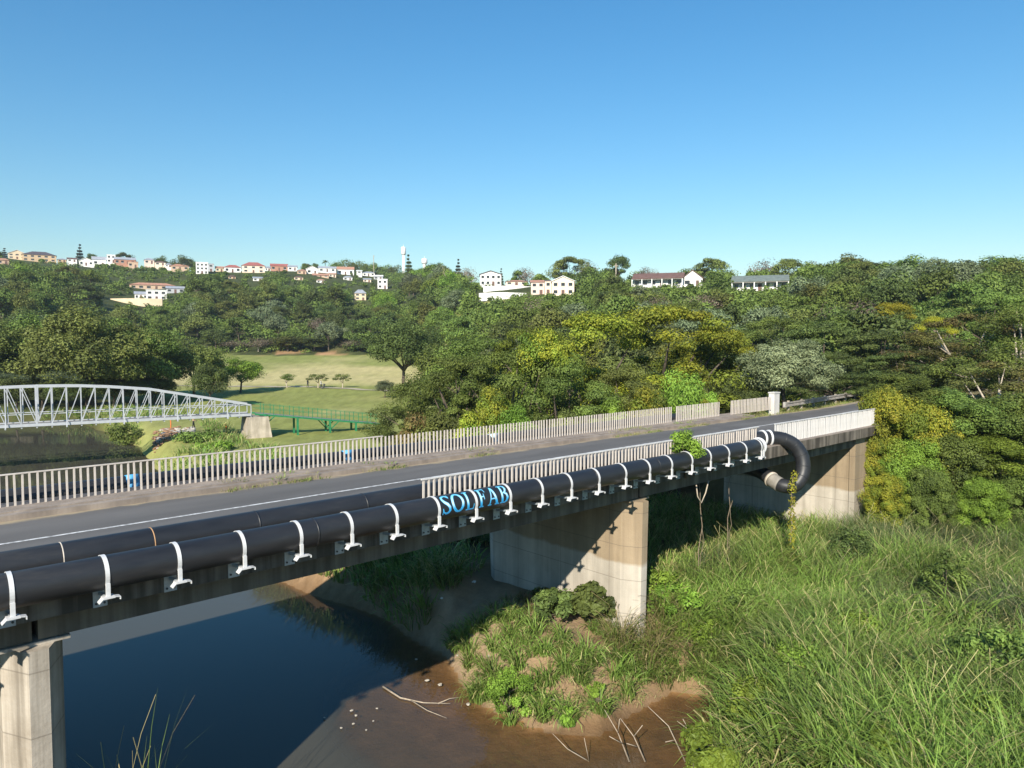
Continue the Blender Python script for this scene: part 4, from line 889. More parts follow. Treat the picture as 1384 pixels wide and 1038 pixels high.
for px, d, yt, rr2, k, m_, lab in ((590, 395, 355, 9, 'h2', 'mid', 'broad green tree on ridge under the low tank'), (634, 370, 361, 6, 'h6', 'brown', 'bare grey brown tree left of white gabled house'),
  (712, 330, 361, 6, 'h6', 'brown', 'thin bare tree in skyline gap behind terracotta roof'), (772, 300, 346, 10, 'h5', 'olive', 'large spreading olive tree behind cream gabled house'), (790, 310, 352, 6, 'h6', 'brown', 'bare brown tree right of spreading olive tree'),
  (836, 262, 343, 4.6, 'h4', 'dark', 'round dark green tree alone on skyline beside utility pole'), (874, 275, 361, 5, 'h6', 'brown', 'flat bare tree behind brown roofed house'),
  (958, 262, 348.5, 9, 'h5', 'olive', 'spreading olive tree between brown and green roofed houses'), (1030, 262, 350, 6, 'h6', 'brown', 'bare twiggy tree behind green roofed house'), (1062, 255, 349, 8, 'h5', 'olive', 'olive tree behind right end of green roofed house'),
  (1096, 245, 353, 5, 'h6', 'brown', 'pale bare tree right of green roofed house'), (1145, 235, 344, 8, 'h2', 'olive', 'domed olive tree on right skyline'), (1178, 225, 352, 5, 'h1', 'dark', 'small round dark tree right of domed olive tree'),
  (1225, 220, 346.5, 9, 'h2', 'mid', 'broad green domed tree on right skyline'), (1285, 210, 351, 7, 'h1', 'dark', 'dark tree on right skyline between two domes'), (1345, 200, 345.5, 8, 'h2', 'mid', 'green tree on skyline near right edge'), (1395, 195, 347, 8, 'h5', 'mid', 'flat green tree at right edge skyline')):
    tree_px(k, px, d, yt, rr2, lab, m_=m_)
def bare_tree(px, d, ytop, label, m_='bark_pale', seed=1, spread=.5):
    p = at(px, d); h = zat(ytop, d)-p.z; r = random.Random(seed); mb = MB(); o = thing('dead_tree', label, 'dead tree', p)
    MB().tube([(0,0,-.5),(.1,0,h*.4),(0,0,h*.7)], [h*.035, h*.026, h*.018], 7).build('trunk', M[m_], o, True)
    for i in range(9):
        z = h*r.uniform(.35, .7); a = r.uniform(0, 6.28); L = h*spread*r.uniform(.5, 1); q = Vector((math.cos(a)*L*.5, math.sin(a)*L*.5, z+L*.35)); e_ = Vector((math.cos(a)*L*.8, math.sin(a)*L*.8, min(h, z+L*.8)))
        mb.tube([(0, 0, z), q, e_], [h*.014, h*.009, h*.003], 5)
    mb.build('branches', M[m_], o, True)
bare_tree(609, 330, 360, 'pale dead tree with bare forked branches on middle ridge', seed=3)
bare_tree(638, 325, 371, 'smaller pale dead tree left of white gabled house', seed=4)

# ------------------------------------------------------------------ valley trees
for i, (px, d, yt, rr2, lab) in enumerate(((-25, 116, 424, 10, 'dark green riverside tree cut by left edge'), (45, 122, 420, 10, 'large dark green tree behind left part of footbridge'), (118, 112, 409, 12, 'largest dark green riverside tree behind the footbridge'), (178, 118, 425, 9.5, 'dark riverside tree at right end of the big clump'), (205, 128, 450, 6, 'lower dark tree at right foot of riverside clump'))):
    tree_px('m1', px, d, yt, rr2, lab, group='riverside trees', m_='olive' if i in (0, 2) else 'mid')
for px, d, w in ((-20, 112, 4), (20, 110, 3.5), (55, 110, 4), (90, 109, 3.5), (125, 112, 4), (152, 112, 4), (180, 114, 4), (208, 118, 4)):
    tree_px('m2', px, d, 500 + (px % 7), w, 'dark bush on far river bank under the riverside trees', group='far bank bushes', m_='dark', name='bush', cat='bush')
tree_px('m2', 262, 128, 456, 6, 'yellowish green tree left of golf lawn', m_='olive')
tree_px('m2', 282, 112, 487, 3.4, 'dark short tree in front of lawn left side', m_='dark'); tree_px('m2', 325, 138, 480, 4.8, 'bright green tree leaning right over golf lawn', m_='bright')
tree_px('m3', 545, 135, 424, 7.2, 'large dark tree with leaning trunk standing on golf lawn', m_='dark'); tree_px('m2', 575, 142, 440, 5.5, 'dark green tree right of the large lawn tree', m_='dark')
tree_px('m2', 604, 100, 458, 6.2, 'broad green tree joining lawn tree and roadside thicket', m_='mid'); tree_px('m2', 520, 128, 512, 2.2, 'small grey green bush under large lawn tree', m_='blue', name='bush', cat='bush')
for px, lab in ((388, 'left young tree on golf lawn by the path'), (430, 'middle young tree on golf lawn by the path'), (463, 'right young tree on golf lawn by the path')):
    tree_px('g1', px, 148, 504, 2.1 if px != 463 else 1.8, lab, m_='mid')
for px, d, yt, k, m_, lab in ((350, 256, 455, 'h6', 'brown', 'grey brown tree at lawn back edge, left'), (318, 257, 459, 'h6', 'brown', 'brownish tree at left end of lawn back edge'), (390, 257, 452, 'h4', 'olive', 'olive tree with pale trunk at lawn back edge'), (425, 258, 455, 'h4', 'dark', 'dark tree at lawn back edge above bare soil'), (480, 258, 458, 'h6', 'brown', 'grey thorny tree above bare soil bank'), (468, 268, 440, 'h2', 'silver', 'silvery tree behind bare soil bank'), (500, 255, 460, 'h2', 'dark', 'dark bush at right end of bare soil bank')):
    tree_px(k, px, d, yt, 6, lab, m_=m_)
# trees behind the far railing
near_trees = [('u2', 572, 56, 500, 4.5, 'mid', 'low green feathery tree at left end of roadside thicket'), ('u2', 625, 50, 462, 4.8, 'mid', 'green feathery tree behind left part of far railing'), ('u2', 690, 47, 452, 5.0, 'mid', 'green feathery tree behind middle of far railing'),
 ('u2', 762, 46, 468, 4.6, 'mid', 'lower green feathery tree in front of yellowing trees'), ('u1', 800, 55, 402, 7.4, 'yellow', 'tall yellowing feathery tree left of its pair'), ('u1', 905, 58, 392, 8.6, 'yellow', 'tallest yellowing feathery tree above the far railing'),
 ('u1', 965, 57, 425, 6.0, 'yellow', 'yellowing feathery tree left of silver bush'), ('u2', 850, 49, 476, 4.2, 'olive', 'olive feathery tree beneath the yellowing trees'), ('u2', 650, 68, 440, 6.5, 'mid', 'green feathery tree further back behind the thicket'), ('u2', 720, 66, 424, 6.0, 'yellow', 'yellow green feathery tree behind thicket middle')]
for k, px, d, yt, rr2, m_, lab in near_trees: tree_px(k, px, d, yt, rr2*1.12, lab, m_=m_, group=None)
tree_px('b1', 920, 47, 492, 3.2, 'bright green leafy bush behind right part of far railing', name='bush', cat='bush'); tree_px('b1', 990, 52, 505, 2.4, 'dark leafy bush between bright bush and silver bush', m_='dark', name='bush', cat='bush')
tree_px('b2', 1062, 52.5, 450, 4.0, 'large silvery green bush behind white end post', name='bush', cat='bush')
for px, d, yt, rr2, m_, lab in ((735, 46, 440, 1.9, 'creeper', 'bright yellow green climber on top of feathery tree'), (668, 42, 520, 1.4, 'creeper', 'yellow creeper hanging down behind far railing'), (640, 42, 552, 1.7, 'creeper', 'low yellow green bush touching far railing left'), (600, 44, 552, 2.0, 'olive', 'low olive bush at left end of thicket'), (560, 47, 555, 2.0, 'rusty', 'low dry bush beside foot of green ramp'), (700, 41, 545, 1.4, 'bright', 'small bright bush behind far railing'), (820, 44, 535, 1.8, 'bright', 'small green bush behind far railing centre'), (880, 45, 520, 1.8, 'creeper', 'yellow green bush behind far railing right'), (952, 46.2, 538, 0.75, 'creeper', 'yellow green bush growing through gap in far railing'), (765, 43, 550, 1.3, 'olive', 'small olive bush behind far railing middle')):
    p = at(px, d); top = zat(yt, d); hh = 2.2*rr2/1.6
    if top-p.z > 2*hh: p = Vector((p.x, p.y, top-1.5*hh)); plant('b4', p, rr2/1.6, 1.5*hh/2.2, lab, 'climber', m_=m_, name='climber', trunk=False)
    else: tree_px('b4', px, d, yt, rr2, lab, m_=m_, name='bush', cat='bush')
right = [('u3', 1110, 78, 424, 8.5, 'dark', 'dark flat topped acacia behind silver bush'), ('u3', 1190, 72, 436, 8.0, 'dark', 'dark spreading acacia over the approach road'), ('u3', 1050, 92, 418, 8, 'mid', 'green acacia behind yellowing trees'), ('u1', 1200, 98, 400, 6.5, 'gold', 'golden yellow topped acacia on right slope'), ('u1', 1262, 84, 418, 4.2, 'gold', 'smaller golden acacia right of its larger twin'),
 ('u4', 1305, 58, 412, 6.5, 'rusty', 'rusty feathery tree with pale bare limbs near right edge'), ('u4', 1390, 52, 392, 7.0, 'mid', 'green feathery tree at right edge'), ('u3', 1270, 66, 450, 6.0, 'dark', 'dark acacia behind the yellow creeper bush'), ('u3', 1340, 90, 385, 8, 'mid', 'tall green acacia behind rusty tree'), ('u3', 1130, 62, 470, 4.5, 'dark', 'low dark acacia beside crash barrier'), ('u4', 1350, 46, 478, 5.5, 'rusty', 'rusty tree low at right edge above creeper'), ('u3', 1215, 58, 470, 5, 'dark', 'dark acacia hanging over road end')]
for k, px, d, yt, rr2, m_, lab in right: tree_px(k, px, d, yt, rr2, lab, m_=m_)
for px, d, yt, rr2, m_, k, lab in ((1205, 39.6, 515, 2.3, 'creeper', 'b3', 'tall yellow flowering creeper bush at right end of bridge'), (1222, 42, 498, 2.6, 'mid', 'b3', 'green bush rising behind yellow creeper bush'), (1250, 39.8, 530, 2.6, 'creeper', 'b3', 'yellow flecked bush right of tall creeper bush'), (1285, 41, 520, 3.2, 'mid', 'b3', 'green leafy bush behind yellow flecked bush'), (1325, 40.5, 532, 3.4, 'mid', 'b3', 'green creeper covered bush near right edge'), (1390, 40, 520, 3.6, 'mid', 'b3', 'dark green bush cut by right edge'), (1190, 39.2, 580, 1.5, 'creeper', 'b3', 'creeper curtain hanging beside the abutment'),
  (1235, 38.2, 585, 2.2, 'bright', 'b3', 'bright green bush below tall creeper bush'), (1295, 38.4, 578, 2.6, 'mid', 'b3', 'feathery green bush in middle of slope above grass'), (1355, 38.2, 585, 2.8, 'bright', 'b3', 'green bush above dark hollow at right edge'), (1262, 36.6, 625, 1.6, 'mid', 'b3', 'deep green bush at top edge of tall grass'), (1335, 36.5, 640, 1.6, 'bright', 'b3', 'small bright bush at top edge of tall grass'), (1395, 36.5, 630, 1.8, 'mid', 'b3', 'small dark bush in grass at right edge'), (1205, 37.2, 635, 1.5, 'creeper', 'b3', 'low creeper tangle right of abutment foot')):
    tree_px(k, px, d, yt, rr2, lab, m_=m_, name='bush', cat='bush')

# ------------------------------------------------------------------ grass and bank plants
def blades(name, P, hgt, nb, label, seed, m_='grass', wid=0.022, spread=0.25, lean=0.55, straw=0.25, seg=3, tint0=None, droop=0.5):
    r = np.random.default_rng(seed); P = np.asarray(P); n = len(P)*nb; ci = np.repeat(np.arange(len(P)), nb)
    a = r.random(n)*2*math.pi; rad = spread*np.sqrt(r.random(n))
    base = P[ci] + np.stack([np.cos(a)*rad, np.sin(a)*rad, np.zeros(n)], -1)
    L = np.asarray(hgt)[ci]*(0.55+0.6*r.random(n)); a2 = a + r.normal(size=n)*0.7; ln = np.clip(lean*(0.25+r.random(n)*1.2), 0, 1.4)
    s = np.linspace(0, 1, seg+1); st = r.random(n) < straw*np.clip(0.4+1.3*r.random(len(P))[ci], 0, 2); st = st | False
    ang = ln[:, None]*(0.25+1.25*s[None, :]**1.3) * np.where(st, 0.75, 1.0)[:, None] + droop*s[None, :]**3
    ds = L[:, None]/seg; dx = np.sin(ang)*ds; dz = np.cos(ang)*ds
    X = np.concatenate([np.zeros((n, 1)), np.cumsum(dx[:, 1:], 1)], 1); Z = np.concatenate([np.zeros((n, 1)), np.cumsum(dz[:, 1:], 1)], 1)
    ctr = base[:, None, :] + np.stack([np.cos(a2)[:, None]*X, np.sin(a2)[:, None]*X, Z], -1)
    sa = a2 + math.pi/2 + r.normal(size=n)*0.8; w = (wid*(0.6+0.8*r.random(n)))[:, None]*np.where(st[:, None], 0.30+0*s[None, :], (1-s[None, :]**1.6)*0.95+0.05)
    plume = st[:, None] & (s[None, :] > 0.7); w = np.where(plume, w*1.5, w)
    side = np.stack([np.cos(sa), np.sin(sa), np.zeros(n)], -1)[:, None, :]*w[..., None]
    V = np.stack([ctr-side, ctr+side], 2).reshape(-1, 3); k = 2*(seg+1)
    q = np.arange(seg)*2; f = np.stack([q, q+1, q+3, q+2], -1); F = (np.arange(n)[:, None, None]*k + f[None]).reshape(-1, 4)
    cl = r.random(len(P)) if tint0 is None else np.asarray(tint0)
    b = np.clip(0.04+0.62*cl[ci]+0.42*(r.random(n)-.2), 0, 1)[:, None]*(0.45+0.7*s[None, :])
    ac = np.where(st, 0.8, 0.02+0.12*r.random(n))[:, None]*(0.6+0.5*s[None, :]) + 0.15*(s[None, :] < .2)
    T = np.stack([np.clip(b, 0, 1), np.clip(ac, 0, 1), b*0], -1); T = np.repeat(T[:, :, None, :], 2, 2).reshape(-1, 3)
    me = quad_mesh(name, V, F, {'tint': T}, False); me.materials.append(M[m_])
    return tag(link(name, me), label, 'grass', kind='stuff')
gr_ = np.random.default_rng(321)
def scatter(n, px0, px1, d0, d1, cond=None, power=1.0):
    px = gr_.uniform(px0, px1, n); d = np.sqrt(gr_.uniform(d0**2, d1**2, n)); x = (px-690)/977*d
    z = H(x, d); s = river_sd(x, d); bx, by = w2b(x, d); ok = (s > 0.15)
    ok &= ~((np.abs(bx-20.6) < 0.9) & (by > 15.0) & (by < 23.8)); ok &= ~((bx > 38.7) & (by > 15.1))
    if cond is not None: ok &= cond(x, d, s, bx, by)
    return np.stack([x, d, z-0.05], -1)[ok], px[ok]
# tall grass field on the right bank
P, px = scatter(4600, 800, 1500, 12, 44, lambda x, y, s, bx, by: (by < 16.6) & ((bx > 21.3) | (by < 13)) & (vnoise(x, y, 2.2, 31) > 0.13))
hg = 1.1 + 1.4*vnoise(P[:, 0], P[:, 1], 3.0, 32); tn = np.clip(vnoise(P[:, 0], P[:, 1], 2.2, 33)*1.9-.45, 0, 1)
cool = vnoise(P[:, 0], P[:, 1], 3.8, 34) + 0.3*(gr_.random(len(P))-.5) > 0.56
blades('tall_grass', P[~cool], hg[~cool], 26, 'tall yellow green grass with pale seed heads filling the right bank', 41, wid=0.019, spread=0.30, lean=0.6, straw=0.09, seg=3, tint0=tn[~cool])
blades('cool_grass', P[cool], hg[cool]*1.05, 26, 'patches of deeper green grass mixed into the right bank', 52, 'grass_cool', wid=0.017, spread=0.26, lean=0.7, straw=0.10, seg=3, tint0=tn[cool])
P2, _ = scatter(480, 830, 1500, 12, 42, lambda x, y, s, bx, by: (by < 16) & ((bx > 22) | (by < 13)) & (vnoise(x, y, 5, 35) > 0.5))
blades('dry_stalks', P2, np.full(len(P2), 1.9), 9, 'dry straw coloured stalks standing in the tall grass', 42, wid=0.012, spread=0.35, lean=0.45, straw=1.4, droop=0.7)
# grass in the shade under the bridge and between pier and abutment
P, _ = scatter(1500, 840, 1200, 26, 48, lambda x, y, s, bx, by: (by >= 16.6) & (by < 25) & (bx > 21.6) & (bx < 38.8))
blades('shaded_grass', P, np.full(len(P), 1.1), 18, 'tall grass in the shade under the bridge beside the abutment', 43, wid=0.025)
# tussocks on the sandy mound in front of the pier
def near_hit(px, py):
    k = (px-690)/977; d = np.arange(17, 34, 0.05); z = CAMZ+(463-py)/977*d; i = np.nonzero(H(k*d, d) >= z)[0]; q = d[i[0]] if len(i) else 22.0
    return (k*q, q, HF(k*q, q)-.04)
tus = []
for (px, py) in ((622, 872), (650, 862), (640, 905), (668, 890), (690, 868), (660, 930), (700, 905), (705, 845), (680, 845), (735, 900), (742, 930), (765, 915), (758, 880), (785, 930), (790, 895), (812, 905), (828, 925), (842, 905), (835, 875), (862, 915), (870, 885), (855, 855), (885, 905), (880, 865), (905, 905), (695, 940), (670, 955), (722, 960), (815, 865), (720, 870), (630, 890), (610, 885), (652, 950), (640, 958), (690, 975), (735, 985), (775, 985), (815, 975), (850, 950), (880, 930), (910, 925), (940, 928), (975, 930)):
    for _ in range(3): tus.append(near_hit(px+gr_.normal()*7, py+gr_.normal()*6))
tus = np.array(tus); tus = tus[~((np.abs(w2b(tus[:, 0], tus[:, 1])[0]-20.6) < .8) & (w2b(tus[:, 0], tus[:, 1])[1] > 15))]
blades('bank_grass', tus, 0.75+0.45*gr_.random(len(tus)), 46, 'arching green tussock grass on the sandy mound by the pier', 44, wid=0.022, spread=0.20, lean=0.85, straw=0.10, droop=1.0, seg=5)
P, _ = scatter(500, 585, 900, 21, 29.5, lambda x, y, s, bx, by: (by < 21) & (bx < 22) & (vnoise(x, y, 1.3, 36) > 0.5))
blades('mound_turf', P, 0.25+0.2*gr_.random(len(P)), 22, 'short green turf in patches on the sandy mound', 64, wid=0.012, spread=0.22, lean=0.9, straw=0.3)
P, _ = scatter(1500, 590, 960, 20, 29, lambda x, y, s, bx, by: (by < 19.5) & (s < 1.4) & (vnoise(x, y, 1.2, 38) > 0.38))
blades('dry_edge_grass', P, np.full(len(P), 0.42), 14, 'dry straw grass hanging along the water edge of the mound', 45, wid=0.014, spread=0.18, lean=1.1, straw=1.2, droop=1.2)
# far bank grass beyond the bridge
P, _ = scatter(5200, 60, 640, 30, 110, lambda x, y, s, bx, by: (s < 9) & (by > 17.5) & (vnoise(x, y, 3, 39) > 0.25) & ~((x/y > -0.517) & (x/y < -0.425) & (y > 68) & (y < 96)))
blades('far_bank_grass', P, 0.7+0.5*gr_.random(len(P)), 12, 'rough grass along the right river bank beyond the bridge', 46, wid=0.05, spread=0.5, lean=0.7, straw=0.35, seg=3)
P, _ = scatter(1500, 640, 1100, 36, 60, lambda x, y, s, bx, by: (by > 25) & (s > 3))
blades('thicket_grass', P, 0.7+0.5*gr_.random(len(P)), 12, 'rough grass under the trees beyond the far railing', 47, wid=0.04, spread=0.5, lean=0.7, straw=0.3, seg=3)
P, _ = scatter(900, 380, 640, 26, 40, lambda x, y, s, bx, by: (by > 15.6) & (by < 25) & (s > 1.6) & (bx < 19.8) & (vnoise(x, y, 2, 40) > 0.5))
blades('underbridge_grass', P, np.full(len(P), 0.8), 14, 'sparse dark grass on the bare soil under the bridge', 48, wid=0.03)
# verge tufts along the kerbs
vp = []
for _ in range(520):
    bx = gr_.uniform(0, 41); by = 22.34+gr_.normal()*0.05 if gr_.random() < .8 else gr_.uniform(22.75, 23.3)
    if vnoise(np.array([bx]), np.array([0.0]), 1.6, 50)[0] < 0.45: continue
    w = b2w(bx, by, ZR if by < 22.4 else 7.55); vp.append(tuple(w))
for _ in range(1500):
    bx = gr_.uniform(41, 72); by = gr_.uniform(22.6, 26.5) if gr_.random() < .8 else gr_.uniform(15.4, 16.5); w = b2w(bx, by); vp.append((w.x, w.y, HF(w.x, w.y)-.02))
blades('verge_grass', np.array(vp), np.full(len(vp), 0.16)+0.14*(np.array(vp)[:, 2] < 7.3), 14, 'dry and green tufts growing along the road kerb and verge', 49, wid=0.012, spread=0.22, lean=0.8, straw=0.6, seg=3)

# bushes and single plants of the foreground
def shrub(px, d, ytop, rad, m_, leaf, label, seed, n=22, per=130, name='bush', cat='bush', up=.6, accent=0.0, aspect=.55):
    p = at(px, d); h = max(.5, zat(ytop, d)-p.z); c = round_centers(n, rad*.95, 0.05*h, h*1.0, seed, .3); r = np.random.default_rng(seed)
    o = thing(name, label, cat, p)
    link('crown', leaf_cloud('crown', c, rad*.29*(.5+1.0*r.random(len(c))), .8, per, leaf, seed, None, accent, up, m_, aspect), o)
    link('stems', limbs_mesh('stems', h, c[:7], .05, 'bark', seed, .2), o); return o
shrub(752, 25.6, 803, .85, 'dark', .085, 'dark green broad leaved bush on mound before the pier', 201); shrub(800, 25.9, 797, .95, 'dark', .10, 'dark glossy leaved bush leaning on the lit pier face', 202, aspect=.8)
shrub(888, 27.2, 772, .9, 'bright', .06, 'bright green ferny bush next to right edge of pier', 203, 26, 120); shrub(918, 26.2, 800, 1.0, 'bright', .06, 'bright ferny bush in middle of row beside pier', 204, 26, 120); shrub(950, 25.4, 838, 1.0, 'bright', .06, 'bright ferny bush lowest in row at inlet edge', 205, 26, 120)
shrub(975, 24.9, 880, .7, 'mid', .06, 'low green bush overhanging the muddy inlet', 206); shrub(690, 22.4, 915, .75, 'bright', .035, 'low mossy green plant on front of sandy mound', 207, 18, 260); shrub(760, 21.9, 968, .4, 'bright', .06, 'small bright green weed at water edge of mound', 208, 10, 80); shrub(808, 22.6, 945, .35, 'bright', .05, 'small leafy weed on bare sand of mound', 209, 10, 80)
shrub(1108, 20.6, 878, 1.0, 'bright', .055, 'bright green bush among tall grass in foreground', 210, 26, 120); shrub(1040, 19.6, 925, .7, 'bright', .055, 'smaller green bush left of bright foreground bush', 211); shrub(965, 17.2, 1000, .8, 'bright', .065, 'bright green bush at bottom edge by the inlet', 212, 24, 170); shrub(1365, 19.5, 850, 1.3, 'mid', .06, 'dark green bush in grass at right edge', 213, 30, 120, accent=0); shrub(1340, 17, 960, .9, 'bright', .06, 'green bush low in grass near right corner', 214)
shrub(735, 27.0, 800, .5, 'mid', .05, 'small green bush at foot of shaded pier face', 215)
# creeper on the near railing and hanging vines
p = b2w(22.7, 15.05, 7.6); o = thing('creeper', 'green leafy creeper growing over near railing and pipe', 'creeper', p)
c = round_centers(16, .55, 0.0, 1.05, 220, .3); link('crown', leaf_cloud('crown', c, np.full(len(c), .26), .8, 170, .055, 220, None, 0, .5, 'bright'), o); link('stems', limbs_mesh('stems', 1.0, c[:5], .03, 'bark', 220, .2), o)
def vine(bx, by, z0, z1, label, leafy=False, seed=0, rad=.022):
    r = random.Random(seed); p = b2w(bx, by, z1); o = thing('vine', label, 'vine', p, BROT); n = 9; L = z0-z1
    pts_ = [(r.uniform(-.10, .10), r.uniform(-.08, .08), L*i/n) for i in range(n+1)]
    MB().tube(pts_, [rad*(1-.4*i/n) for i in range(n+1)], 6).build('stem', M['vine'], o, True)
    if leafy:
        c = np.array(pts_)+np.array([0, -.04, 0]); link('leaves', leaf_cloud('leaves', c, np.full(len(c), .17), 1.6, 60, .055, seed, None, .5, .3, 'creeper'), o)
    else: MB().tube([(x+.14, y, z*.7+.1) for x, y, z in pts_], rad*.5, 5).build('stem', M['vine'], o, True)
vine(25.2, 16.0, 6.5, 2.2, 'bare woody vine hanging under bridge right of pier', seed=5); vine(27.6, 16.1, 6.5, 2.0, 'second bare vine hanging under bridge, nearer the bend', seed=6); vine(29.6, 14.3, 6.3, 1.6, 'yellow green leafy vine climbing up to the pipe bend', True, 7)
o = thing('vine', 'short looped vine dangling from the bridge edge', 'vine', b2w(24.0, 15.2, 6.3), BROT)
MB().tube([(-.35, 0, .3), (-.25, 0, -.15), (0, 0, -.45), (.3, 0, -.1), (.5, 0, .35)], .025, 6).build('stem', M['bark_pale'], o, True)
# reeds at the lower left
p = at(142, 13.6); o = thing('reed_clump', 'slender green reeds with seed tips at lower left corner', 'reeds', p)
rb = blades('blades', np.array([(0, 0, 0), (.3, .1, 0), (-.3, .1, 0), (.7, 0, 0)]), np.array([4.7, 4.2, 4.3, 3.6]), 10, 'x', 230, wid=.014, spread=.3, lean=.16, straw=.3, seg=6)
rb.parent = o
for k in ('kind', 'label', 'category'): del rb[k]
# dead branches in the shallows
def branch(pts_, rad, label, name='dead_branch', fork=None):
    P0 = Vector(pts_[0]); o = thing(name, label, 'branch', P0)
    MB().tube([Vector(q)-P0 for q in pts_], [rad*(1-.75*i/(len(pts_)-1)) for i in range(len(pts_))], 6).build('stem', M['deadwood'], o, True)
    for f in fork or []: MB().tube([Vector(q)-P0 for q in f], [rad*.6, rad*.4, rad*.15][:len(f)], 5).build('twig', M['deadwood'], o, True)
def wp(px, py, d): return Vector(((px-690)/977*d, d, zat(py, d)))
branch([wp(800, 1046, 20.2), wp(770, 1028, 20.3), wp(749, 1006, 20.4)], .02, 'thin dead branch bottom left of the dead cluster', fork=[[wp(800, 1046, 20.2), wp(793, 1012, 20.1)]])
branch([wp(856, 1046, 20.1), wp(840, 1005, 20.2), wp(821, 972, 20.3)], .026, 'dead branch leaning left over the inlet', fork=[[wp(840, 1005, 20.2), wp(842, 985, 20.0)], [wp(846, 1020, 20.1), wp(828, 1010, 19.9)]])
branch([wp(878, 1046, 20.0), wp(862, 1010, 20.1), wp(843, 984, 20.2)], .026, 'twiggy dead branch in middle of dead cluster', fork=[[wp(862, 1010, 20.1), wp(874, 994, 20)], [wp(868, 1025, 20.1), wp(852, 1020, 19.9)]])
branch([wp(934, 1046, 20.1), wp(910, 995, 20.2), wp(881, 967, 20.4)], .026, 'longest curved dead branch over the brown inlet', fork=[[wp(920, 1015, 20.2), wp(906, 1018, 20)]])
branch([wp(950, 1030, 20.4), wp(938, 1000, 20.5), wp(922, 988, 20.6)], .03, 'short forked dead branch at right of inlet', fork=[[wp(938, 1000, 20.5), wp(930, 985, 20.4)]])
def mud(px, py): d = 12/((py-463)/977); x = (px-690)/977*d; return Vector((x, d, max(0.02, HF(x, d))+.03))
branch([mud(514, 941), mud(538, 957), mud(570, 964), mud(607, 965)], .038, 'pale forked driftwood lying on the brown mud', 'driftwood', [[mud(552, 960), mud(575, 975), mud(602, 986)], [mud(590, 965), mud(606, 958), mud(622, 956)]])
# stones, clods and litter on the mud
def stone_mesh(seed, m_):
    r = random.Random(seed); mb = MB(); V = []; n = 7
    for j, (zz, q) in enumerate(((-.3, .75), (.1, 1.0), (.42, .62))):
        for i in range(n): a = 2*math.pi*i/n; k = q*r.uniform(.75, 1.15); V.append((math.cos(a)*k, math.sin(a)*k*.8, zz+r.uniform(-.08, .08)))
    F = [(j*n+i, j*n+(i+1) % n, (j+1)*n+(i+1) % n, (j+1)*n+i) for j in range(2) for i in range(n)] + [tuple(2*n+i for i in range(n))]
    return MB().add(V, F).mesh('stone', M[m_])
SM = [stone_mesh(i, 'rock_white') for i in range(3)]; SB = [stone_mesh(i+5, 'rock_brown') for i in range(3)]
for i, (px, py, s) in enumerate(((575, 932, .13), (593, 938, .15), (432, 985, .06), (470, 975, .10), (476, 982, .09), (472, 994, .08), (490, 1003, .06), (455, 1000, .07), (500, 990, .06), (505, 972, .07), (640, 957, .16), (632, 966, .13), (748, 985, .15), (735, 992, .12), (560, 902, .09), (618, 906, .12), (660, 935, .12))):
    p = mud(px, py); o = link('stone', SM[i % 3]); o.location = p; o.scale = (s*.7, s*.7, s*.5); o.rotation_euler = (0, 0, i*1.3); tag(o, 'small pale stone lying on the mud at the water edge', 'stone', 'stones on the mud')
def litter(px, py, d, m_, s, label, seed):
    x = (px-690)/977*d; p = Vector((x, d, HF(x, d)+s*.25)); r = random.Random(seed); n = 8; V = [(0, 0, s*.5)]+[(math.cos(i*math.pi/4)*s*r.uniform(.5, 1), math.sin(i*math.pi/4)*s*r.uniform(.4, .9), r.uniform(-.3, .3)*s) for i in range(n)]
    V += [(v[0], v[1], v[2]-.02) for v in V]
    F = [(0, 1+i, 1+(i+1) % n) for i in range(n)]+[(9, 9+1+(i+1) % n, 9+1+i) for i in range(n)]
    o = MB().add(V, F).build('litter', M[m_]); o.location = p; tag(o, label, 'litter')
litter(602, 828, 31, 'pale_wrap', .30, 'crumpled pale plastic bag on soil under bridge', 1); litter(565, 815, 31, 'white', .14, 'small white scrap on soil under bridge', 2); litter(812, 990, 22.3, 'red', .18, 'red plastic scrap at water edge of mound', 3); litter(596, 858, 29, 'white', .10, 'tiny white scrap near water under bridge', 4); litter(640, 812, 30, 'white', .12, 'white scrap close to shaded pier foot', 5)

# ------------------------------------------------------------------ lawn details: path, rubble slope, stakes, people
def ribbon(name, pts_, w, m_, lift=.05):
    V = []; F = []
    for i, (x, y) in enumerate(pts_):
        a = pts_[min(i+1, len(pts_)-1)]; b = pts_[max(i-1, 0)]; d = Vector((a[0]-b[0], a[1]-b[1], 0)).normalized(); nn = Vector((-d.y, d.x, 0))*w/2
        for s in (1, -1): V.append((x+nn.x*s, y+nn.y*s, HF(x+nn.x*s, y+nn.y*s)+lift))
    F = [(2*i, 2*i+1, 2*i+3, 2*i+2) for i in range(len(pts_)-1)]; o = MB().add(V, F).build(name, m_); return tag(o, kind='structure')
M['path'] = plain('path_gravel', (0.42, 0.36, 0.26), 0.9, 0, .15, 1.5)
ribbon('path', [((px-690)/977*d, d) for px, d in zip(np.linspace(170, 540, 60), np.interp(np.linspace(170, 540, 60), [170, 300, 420, 540], [150, 152, 150, 142]))], 1.6, M['path'], .08)
rub = thing('rubble_slope', 'brown rubble heap with pale stones running into the river', 'rubble', at(232, 82)); rr3 = random.Random(8); l0 = rub.location
